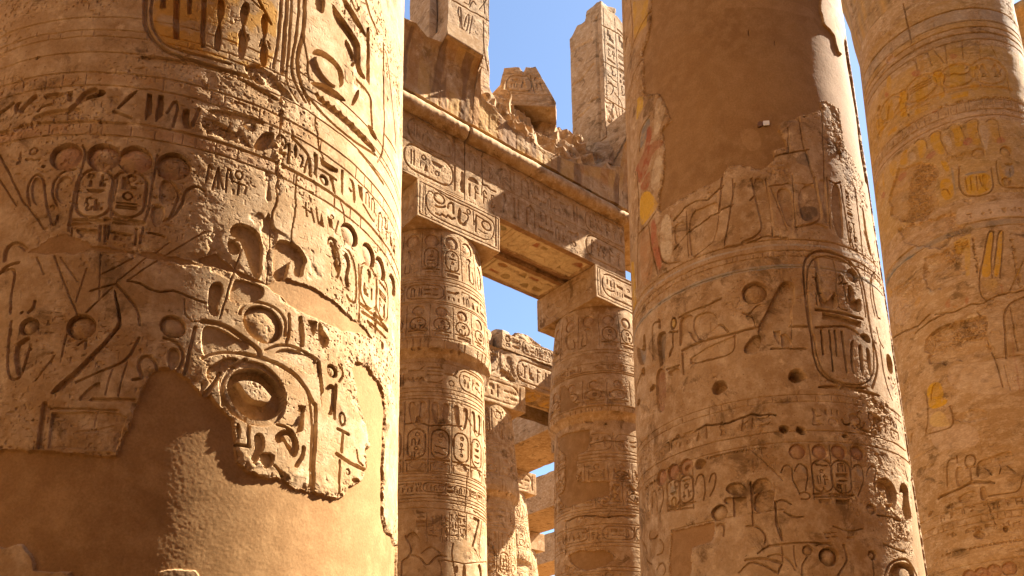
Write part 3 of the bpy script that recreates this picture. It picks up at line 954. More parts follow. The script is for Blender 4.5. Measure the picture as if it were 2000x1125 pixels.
S .018 .02 : K4 790 255 815 300 832 400 832 545 790 520 780 500
S .012 .016 : K4 745 400 760 440 790 470
C .22 .022 22 : K4 900 332 K4 905 585
C .22 .022 25 : K4 972 395 K4 978 650
d .03 .03 : K4 902 375
s .016 .018 : K4 845 330 850 640
s .016 .018 : K4 940 380 940 690
s .024 .022 : K4 865 588 1005 695
p .024 : K4 898 640 918 655 915 680 902 668
p .024 : K4 932 635 945 645 940 705 932 700
s .02 .02 : K4 895 640 995 730
P .026 : K4 970 740 985 760 982 800 968 790
r .016 1 .012 : K2 408 500 448 500 440 720 424 900 412 1125 378 1125 392 900 398 720
r .014 1 .010 : K4 340 0 382 0 372 140 350 260 330 260 336 120
# cracks
c .014 .016 : K2 430 500 418 600 412 720 400 900 392 1125 K4 372 100 352 250 338 430
c .012 .03 : K2 545 180 560 300 575 430
c .010 .03 : K2 612 650 625 780 652 870
c .008 .025 : K2 685 960 705 1010 715 1060
c .008 .02 : K2 505 960 500 1125 K4 480 160 450 380
c .012 .02 : K3 700 415 820 462 1000 490 1125 540
c .010 .02 : K2 430 330 460 470 510 560
c .008 .014 : K4 745 -20 770 100
# plaster: the great repair, the strip across, the fill on the left
m 1 .022 : K5 -300 440 100 435 215 430 430 436 540 450 640 456 660 382 700 290 750 170 792 70 810 38 K3 800 958 812 930 870 895 920 895 1000 930 1060 985 1125 1050 K6 30 130 100 235 150 270 172 400 182 500 230 550 350 583 440 588 500 640 600 660 740 703 772 690 790 640 870 606 893 540 893 430 914 400 880 300 850 190 838 120 K4 830 1000 815 905 832 860 900 880 960 960 1000 1100 K6 980 130 1002 210 990 350 980 560 986 800 1000 870 1036 905 1042 950 1056 955 1090 960 1200 1000 1250 1400 XX -250 1300
m 2 .012 : K4 -40 290 60 270 150 330 260 395 340 432 440 400 560 440 700 530 782 610 900 700 925 742 860 705 740 692 640 642 530 592 480 572 400 492 330 442 200 402 90 352 -40 335
m 3 .008 : K3 145 265 260 185 350 165 470 200 500 232 800 262 1000 300 1125 318 1125 345 1000 325 800 285 490 250 380 275 250 265
m -1 0 : K5 -200 965 110 958 160 1000 192 1090 380 1105 420 1250 -200 1250
m -1 0 : K5 880 1108 960 1092 1060 1100 1090 1135 1060 1200 900 1200
'''
CARVE_3 = '''
# the painted king on the left edge
T .46 .27 .10 .5 : T1 20 0 150 0 140 200 60 300
t .55 .33 .05 .8 : T1 70 10 160 -10 150 140 80 220
S .02 .014 : T1 60 -10 75 170 60 330
S .02 .014 : T1 165 60 90 200 60 300
S .02 .012 : T1 60 480 80 400 120 330
T .14 .15 .14 .7 : T1 112 760 125 692 150 642 172 650 166 722 132 800 110 826
T .33 .09 .035 .85 : T1 150 690 186 690 176 770 165 800 190 770 240 760 236 800 180 850 150 950 110 1030 92 950 85 930 130 850 145 780
T .33 .09 .035 .7 : T1 110 1030 150 950 175 930 165 1040 120 1050
T .62 .36 .03 .9 : T2 145 120 200 72 265 130 285 200 215 290 147 372
t .62 .38 .04 .8 : T1 95 540 132 520 132 600 90 672
t .55 .32 .03 .8 : T2 84 600 106 600 128 900 100 980
T .42 .22 .09 .8 : T2 142 410 215 340 232 470 250 560 232 770 160 802
T .40 .13 .06 .8 : T2 215 340 262 260 285 480 318 632 285 690 262 610 240 540
S .02 .016 : T2 130 -60 142 200 128 600 138 860
S .016 .014 : T2 212 340 240 540 282 700
S .016 .014 : T2 285 490 315 630 440 602
S .02 .014 : T1 112 826 105 760 130 680 165 640
S .02 .016 : T2 140 400 200 340 262 240
s .014 .012 : T2 68 0 60 300 120 800
S .02 .02 : T1 85 940 100 1000 108 1125
T .58 .45 .28 .8 : T1 205 520 240 530 258 590 230 690 200 760 180 700
T .58 .45 .28 .8 : T1 205 840 235 850 240 930 205 1070 165 1030 180 920
T .60 .47 .30 .8 : T2 312 260 380 250 392 480 378 590 320 612 285 480
# legs and robes of the scene: the ground between the limbs is cut back
P .015 : T3 78 -20 168 0 204 190 218 405 110 425 152 350 104 160
P .013 : T3 235 70 365 62 388 325 340 362 290 250
P .015 : T3 398 70 530 15 572 190 572 300 430 325
P .013 : T2 505 245 640 190 735 150 700 435 640 485 552 556 512 560
P .012 : T2 400 330 480 300 492 400 420 490 398 440
P .012 : T3 645 30 715 40 735 300 742 470 660 360
S .03 .018 : T2 752 -20 742 150 702 440 640 490 552 562
S .018 .014 : T2 845 30 800 300 770 480
S .022 .016 : T2 960 0 990 40 1000 110 960 150
s .010 .01 : T2 490 240 505 560
s .022 .018 : T3 72 -10 100 150
S .028 .018 : T3 72 0 100 150 158 350 100 420 0 460
S .02 .016 : T3 172 0 205 180 222 415
S .03 .018 : T3 530 -10 570 170 578 300 500 330 390 350
s .018 .014 : T3 622 -10 645 360
s .012 .012 : T3 372 60 395 340
s .012 .010 : T3 215 70 330 372
P .012 : T3 545 0 615 0 640 340 600 310 580 180
p .012 : T3 382 350 560 320 640 360 540 360 390 395
T .12 .08 .05 .75 : T3 410 200 480 185 555 190 572 270 430 325
T .10 .085 .07 .75 : T1 960 860 1030 822 1052 900 1050 925 970 900
T .30 .16 .07 .5 : T3 235 190 330 160 370 300 310 360 240 320
c .022 .03 : T2 400 512 480 412 520 370 730 230 832 182
c .02 .028 : T2 400 300 480 205 560 160 650 150 760 40
c .018 .02 : T2 770 500 860 480 960 462
c .012 .015 : T3 200 50 330 30 480 40 540 20
c .016 .02 : T3 0 480 150 420 330 430
p .014 : T2 780 500 870 470 960 462 940 475 850 500
r .008 .5 .004 : T2 300 250 480 120 700 60 740 100 560 190 420 300
S .02 .016 : T1 985 640 1005 780 1060 960 1100 1120
S .02 .016 : T1 1112 600 1120 800 1130 1120
s .012 .014 : T1 925 700 930 840
c .016 .02 : T1 850 860 930 840 1040 820
r .008 .6 .004 : T1 600 920 850 890 940 890 1060 1000 1000 1020 780 960
s .014 .014 : T2 830 0 830 180
s .012 .012 : T1 950 960 960 1120
# writing down the right edge
G .02 51 : T1 1160 640 T1 1215 880
G .022 52 : T3 742 60 T3 810 300
G .022 53 : T3 762 300 T3 850 520
s .02 .018 : T3 718 40 790 490
s .02 .018 : T3 825 60 880 530
S .02 .02 : T3 640 10 680 35 722 20
P .025 : T3 872 190 890 230 912 400 952 560 935 560 900 430
S .018 .02 : T3 890 380 940 540 968 610
r .02 .9 .01 : T1 1110 540 1190 580 1215 700 1240 830 1210 870 1180 700 1150 610
P .02 : T1 1110 20 1150 60 1190 150 1165 170 1120 110
S .02 .022 : T1 1140 30 1200 110 1235 180
S .02 .022 : T1 1150 -60 1160 60 1170 160 1210 200
P .02 : T1 1180 150 1215 190 1210 240 1190 220
S .02 .02 : T1 1245 140 1265 280
# bands below the scene
b .02 .010 : T3 370 440
b .02 .008 : T3 370 520
b .016 .008 : T3 370 560
b .016 .008 : T3 300 640
l .30 .31 .28 .55 : T3 300 618 T3 300 655
l .34 .20 .09 .5 : T3 370 475 T3 370 520
l .40 .40 .36 .5 : T2 520 620 T2 520 640
k .012 .006 61 : T3 370 525 T3 370 555
# bull, feather, disc and house
d .155 .05 : T3 90 832
P .035 : T3 255 790 300 742 350 740 390 790 386 880 362 980 348 1100 95 1112 150 1010 215 890
S .02 .014 : T3 40 1000 100 930 130 920
s .03 .022 : T3 90 1085 370 1080 490 1080
S .032 .02 : T4 400 72 480 30 600 -10 700 -60
P .022 : T4 405 75 470 50 500 62 496 160 530 225 540 262 500 250 470 175 440 180 418 280 398 290 400 180
P .014 : T4 500 60 640 20 700 110 620 230 540 250 500 160
S .022 .018 : T4 630 110 620 190 700 110 760 180
s .034 .024 : T4 420 315 560 255 800 192 950 150
S .03 .02 : T4 485 378 490 415 620 390 755 352 805 310 812 200
p .010 : T4 480 372 620 285 808 205 800 310 752 350 492 412
s .024 .02 : T4 420 340 430 485
P .035 : T4 880 270 960 190 1010 220 980 340 870 342
P .02 : T4 960 180 1040 30 1060 60 1000 200
S .014 .014 : T3 0 980 80 1000 100 1090
T .22 .20 .18 .75 : T4 82 285 100 295 130 322 135 200 152 196 166 405 110 442
P .03 : T4 82 285 100 295 130 322 135 200 152 196 166 405 110 442
S .02 .022 : T4 208 385 200 150 216 112 246 108
p .028 : T4 246 82 264 90 266 165 246 150
P .034 : T4 235 200 300 168 308 220 290 350 302 382 262 462 245 330
T .17 .14 .11 .7 : T4 235 200 300 168 308 220 290 350 302 382 262 462 245 330
T .58 .36 .08 .85 : T4 335 115 358 68 382 100 362 165
o .042 .075 .02 .024 : T4 358 116
s .022 .024 : T4 332 182 386 178
s .020 .024 : T4 356 172 350 300
P .03 : T4 315 350 350 278 352 305 328 375
P .026 : T4 308 470 395 432 402 480 335 512
s .022 .022 : T4 308 456 398 424
P .03 : T4 118 460 150 430 152 490 125 512
P .03 : T4 178 632 190 580 225 558 230 600
P .03 : T4 90 735 95 680 114 668 116 710
S .03 .03 : T4 85 620 105 520 130 470
P .02 : T4 225 462 302 440 306 740 262 776 236 745
T .24 .10 .05 .7 : T4 225 462 302 440 306 740 262 776 236 745
p .02 : T5 110 170 120 220 160 290 170 170
p .02 : T5 165 200 200 190 245 240 240 295 170 290
s .022 .02 : T5 100 305 355 305
s .014 .014 : T5 248 -20 245 290
s .024 .022 : T5 0 150 250 145 385 145
# the big upright cartouche
S .034 .026 : T3 500 1125 462 850 444 650 470 570 520 532 590 520 700 545 790 600 860 690 900 830 925 1020
S .02 .018 : T3 492 1000 470 720 500 600 560 560 680 570 760 600 850 700 880 830 905 1010
S .034 .026 : T5 372 -10 398 280 430 430 480 500 560 552 680 585 790 590
S .034 .026 : T5 800 0 832 200 880 400 868 510 838 590
S .02 .018 : T5 408 200 448 420 520 512 620 558 750 572 830 540 855 430 840 250
P .024 : T5 440 568 600 570 760 600 900 642 892 662 760 630 600 602 440 595
B .012 : T5 590 545 630 550 632 600 600 598
p .022 : T3 512 572 555 572 570 660 545 690
P .04 : T3 530 660 560 700 580 820 620 905 660 840 690 825 700 950 600 950 565 920 545 760
S .016 .018 : T3 520 720 540 710 550 920
S .014 .014 : T3 660 570 690 700 690 830
d .10 .05 : T3 808 705
o .034 .05 .018 .024 : T3 722 728
s .02 .022 : T3 705 766 772 762
s .018 .022 : T3 742 760 768 900
P .04 : T3 770 780 800 772 822 830 815 892 868 860 878 985 800 960 770 900
S .014 .014 : T3 700 850 705 950 770 960
s .04 .03 : T5 430 20 600 40 770 92
p .03 : T5 470 35 640 70 760 110 750 150 620 110 475 90
s .03 .024 : T5 430 148 640 140 700 165 740 195
p .034 : T5 455 160 474 160 490 352 470 352
p .034 : T5 514 160 534 162 566 472 548 472
p .034 : T5 555 165 574 165 590 362 574 362
p .034 : T5 605 170 624 172 665 482 646 482
P .04 : T5 680 245 712 232 704 330 700 400 712 490 694 480 680 380
P .04 : T5 735 262 766 282 770 380 782 502 758 480 742 380
P .04 : T5 790 292 815 302 830 400 836 518 812 490 800 400
P .04 : T5 740 190 800 190 830 240 820 270 770 240
T .16 .12 .10 .6 : T5 740 190 800 190 830 240 820 270 770 240
r .016 .5 .004 : T5 760 110 820 120 880 200 880 300 840 250 800 200
S .018 .02 : T5 870 150 890 250 920 300
S .016 .018 : T3 950 700 935 760 945 900 970 1000
S .022 .022 : T3 970 680 945 720 955 830 985 1010 1010 1020
S .018 .022 : T5 895 280 915 450 950 590 985 680
P .05 : T5 938 345 958 340 985 400 992 490 968 492 942 420
h .03 .08 : T5 962 522
# holes and knocked places
h .115 .20 : T5 295 505
h .10 .13 : T4 690 590
h .065 .12 : T5 195 892
h .06 .12 : T5 315 902
h .04 .08 : T5 645 942
h .015 .06 : T5 712 886
h .075 .10 : T6 515 302
h .05 .06 : T6 420 330
T .26 .16 .06 .6 : T5 90 930 180 940 200 1010 120 1080 90 1020
r .014 .7 .006 : T5 740 640 900 680 1010 760 1020 860 940 880 850 800 760 740
r .014 .8 .006 : T5 850 780 930 860 880 940 840 930
r .012 .6 .004 : T7 780 230 990 250 1030 420 1000 660 1050 800 1040 960 990 860 870 860 860 680 800 500 800 380
c .016 .03 : T4 320 992 480 930 600 860 760 850 930 782 1110 790
r .012 .7 .006 : T4 300 1000 480 930 600 870 640 900 480 970 340 1030
# small writing rows
g .012 71 .25 : T4 320 960 T4 1110 880
g .010 72 .3 : T5 380 880 T5 760 760
g .016 73 : T5 720 890 T5 1030 850
b .014 .008 : T5 460 905
b .012 .006 : T5 460 985
b .012 .006 : T5 460 640
b .012 .006 : T5 300 690
k .012 .006 74 : T5 300 640 T5 300 690
p .016 : T5 390 852 480 852 450 872 410 870
s .03 .02 : T5 735 868 740 890 840 920
S .024 .024 : T5 620 820 640 860 680 850
P .03 : T5 835 800 880 790 920 830 900 850 850 840
# row of discs with cobras and cartouches
d .098 .026 .42 .21 .12 .5 : T7 218 212 T7 380 212 T7 522 212 T7 657 222
d .105 .03 .42 .19 .11 .5 : T6 230 402 T6 316 362 T6 408 325
h .085 .09 : T6 512 300
C .225 .02 82 : T7 400 272 T7 405 522
C .225 .02 83 : T7 545 276 T7 548 530
d .032 .026 : T7 540 305 T7 520 470
C .21 .02 84 : T6 318 415 T6 318 632
C .21 .02 85 : T6 410 386 T6 416 600
T .20 .24 .22 .6 : T6 290 470 335 450 345 520 300 540
T .50 .32 .12 .5 : T6 290 540 350 540 350 610 300 620
S .014 .014 : T7 100 362 112 320 150 305 182 340 172 400 240 530
S .014 .014 : T7 196 352 212 310 245 298 288 330 292 400 280 500
S .014 .014 : T7 235 520 280 510 320 530 300 565 250 560
S .014 .014 : T7 620 345 640 310 680 310 706 380 700 450 660 540
S .014 .014 : T7 722 385 735 330 770 318 795 345 780 450
s .012 .012 : T7 300 170 322 300 345 560
s .012 .012 : T7 455 170 475 540
s .012 .012 : T7 605 180 620 580
s .018 .016 : T7 350 545 620 545
p .016 : T7 370 560 470 562 460 600 380 590
p .016 : T7 500 562 600 562 600 600 500 600
T .18 .20 .20 .6 : T7 230 310 285 330 280 390 240 350
T .18 .20 .20 .5 : T7 640 330 700 350 700 400 650 400
S .014 .014 : T6 165 662 162 520 182 488 202 540 200 650
S .014 .014 : T6 210 500 235 455 250 500 242 580 220 660
S .014 .014 : T6 480 452 490 400 520 372 548 410 550 520 540 570
S .014 .014 : T6 580 432 600 372 632 380 620 470 590 540
s .012 .012 : T6 270 400 275 640
s .012 .012 : T6 365 380 370 640
s .012 .012 : T6 460 330 465 630
g .014 86 : T6 110 500 T6 190 420
s .016 .014 : T6 290 650 460 625
# the two crowns, discs and hoods
P .03 : T6 692 495 718 452 792 430 850 470 858 545 752 532
p .024 : T6 752 542 856 545 862 680 756 690
P .024 : T6 682 560 720 545 752 545 752 595 690 600
P .03 : T6 892 455 940 410 1010 405 1050 450 1052 490 940 512 902 530
P .03 : T6 900 545 960 500 1040 490 1076 520 1030 640 910 668
d .10 .04 : T6 655 662
s .022 .02 : T6 888 440 905 750
S .022 .02 : T6 1066 580 1075 720 1112 790 1115 862
s .008 .008 : T6 300 792 600 722 1125 640
s .008 .008 : T6 870 180 1125 420
S .016 .016 : T7 50 630 60 580 110 560 172 600
S .018 .018 : T7 60 600 55 720 95 850
S .02 .016 : T6 940 960 1000 910 1125 900
S .03 .02 : T6 850 1010 980 990 1125 1030
S .02 .016 : T6 800 1100 880 1020 980 1040 1080 1100
S .02 .016 : T6 860 760 940 760 1000 830 990 880
d .115 .05 : T7 450 980
d .064 .03 : T7 294 938
d .062 .04 : T7 768 972
S .02 .018 : T7 250 1125 250 1040 300 980
S .026 .02 : T7 510 1125 570 1040 590 1000 560 900
S .016 .016 : T7 770 1010 780 1125
s .02 .016 : T7 0 905 300 880 460 885
s .012 .012 : T7 190 910 210 1060
S .026 .024 : T7 790 510 785 440 850 402 910 432 945 520
P .05 : T7 805 432 850 408 918 450 950 545 922 642 890 600 860 590 830 500 800 490
B .03 : T7 830 490 870 470 890 520 900 620 880 620 860 560
P .05 : T7 962 452 1000 440 1030 480 1030 560 1054 690 1040 718 1000 712 970 640
B .03 : T7 970 500 1010 500 1010 560 1000 690 980 640
d .072 .03 : T7 757 634
S .02 .03 : T7 800 680 870 690 960 720
S .02 .03 : T7 850 890 930 930 1000 950
S .03 .022 : T7 860 1125 890 1032 1000 990 1050 1040 1090 1125
P .06 : T7 880 1110 920 1030 1000 1015 1060 1060 1080 1160 900 1160
B .05 : T7 960 1070 1000 1045 1050 1090 1060 1150 960 1150
S .024 .016 : T6 150 800 140 850 175 860 200 830
S .02 .016 : T6 90 860 130 930 120 1010 160 1040
S .02 .014 : T6 200 1080 215 1040 250 1030 265 1080 250 1120
S .02 .014 : T6 220 860 250 900 240 960 200 970
S .02 .014 : T6 640 760 660 740 700 760 690 830
S .02 .016 : T7 100 910 120 1000 80 1100
S .02 .014 : T7 360 900 420 880 470 900
S .02 .014 : T7 0 980 90 960 170 1010 200 1080
S .016 .012 : T7 480 760 600 800 700 780
S .02 .014 : T7 120 660 200 700 260 690
g .010 87 .3 : T7 620 860 T7 330 790
g .012 88 .2 : T6 560 270 T6 1000 180
# plaster: the great field above, and the fills
m 1 .035 : T1 175 -200 165 110 150 200 120 290 125 400 130 520 215 515 255 590 275 660 230 720 240 830 240 920 215 1060 T2 285 160 275 220 300 245 390 180 480 120 600 60 720 0 T1 560 968 590 912 660 902 780 920 850 882 850 822 925 802 915 772 875 712 890 672 990 642 1050 622 1105 600 1115 542 1165 560 1210 600 1240 800 1290 880 1330 1000 1400 1125 1600 1100 1600 -200
m -1 0 : T1 1100 -200 1108 60 1125 130 1180 192 1205 285 1222 300 1236 230 1246 180 1225 -200
T .31 .17 .062 .4 : T1 140 320 300 210 480 140 545 330 545 760 400 900 250 1000 240 700
T .46 .28 .125 .35 : T1 480 60 820 40 1080 110 1080 40 820 -20 480 0
T .33 .18 .07 .35 : T1 560 300 800 380 860 640 700 800 560 760
T .47 .29 .13 .4 : T1 640 700 760 690 800 800 700 840
s .012 .045 : T1 712 155 715 185
s .012 .045 : T1 856 215 858 235
h .02 .07 : T1 770 686
m 2 .02 : T6 410 770 600 735 622 742 616 850 580 892 450 916 440 1300 285 1300 285 1130 300 790
m 3 .02 : T3 860 80 900 100 950 350 990 560 1040 900 1085 1125 1300 1125 1200 600 1000 40 900 0
m 3 .02 : T5 960 240 1010 480 1040 700 1060 880 1100 1125 1400 1125 1200 300 1000 100
m 3 .02 : T7 1000 60 1040 250 1050 420 1060 640 1065 800 1060 900 1085 1000 1110 1125 1350 1125 1200 100
'''
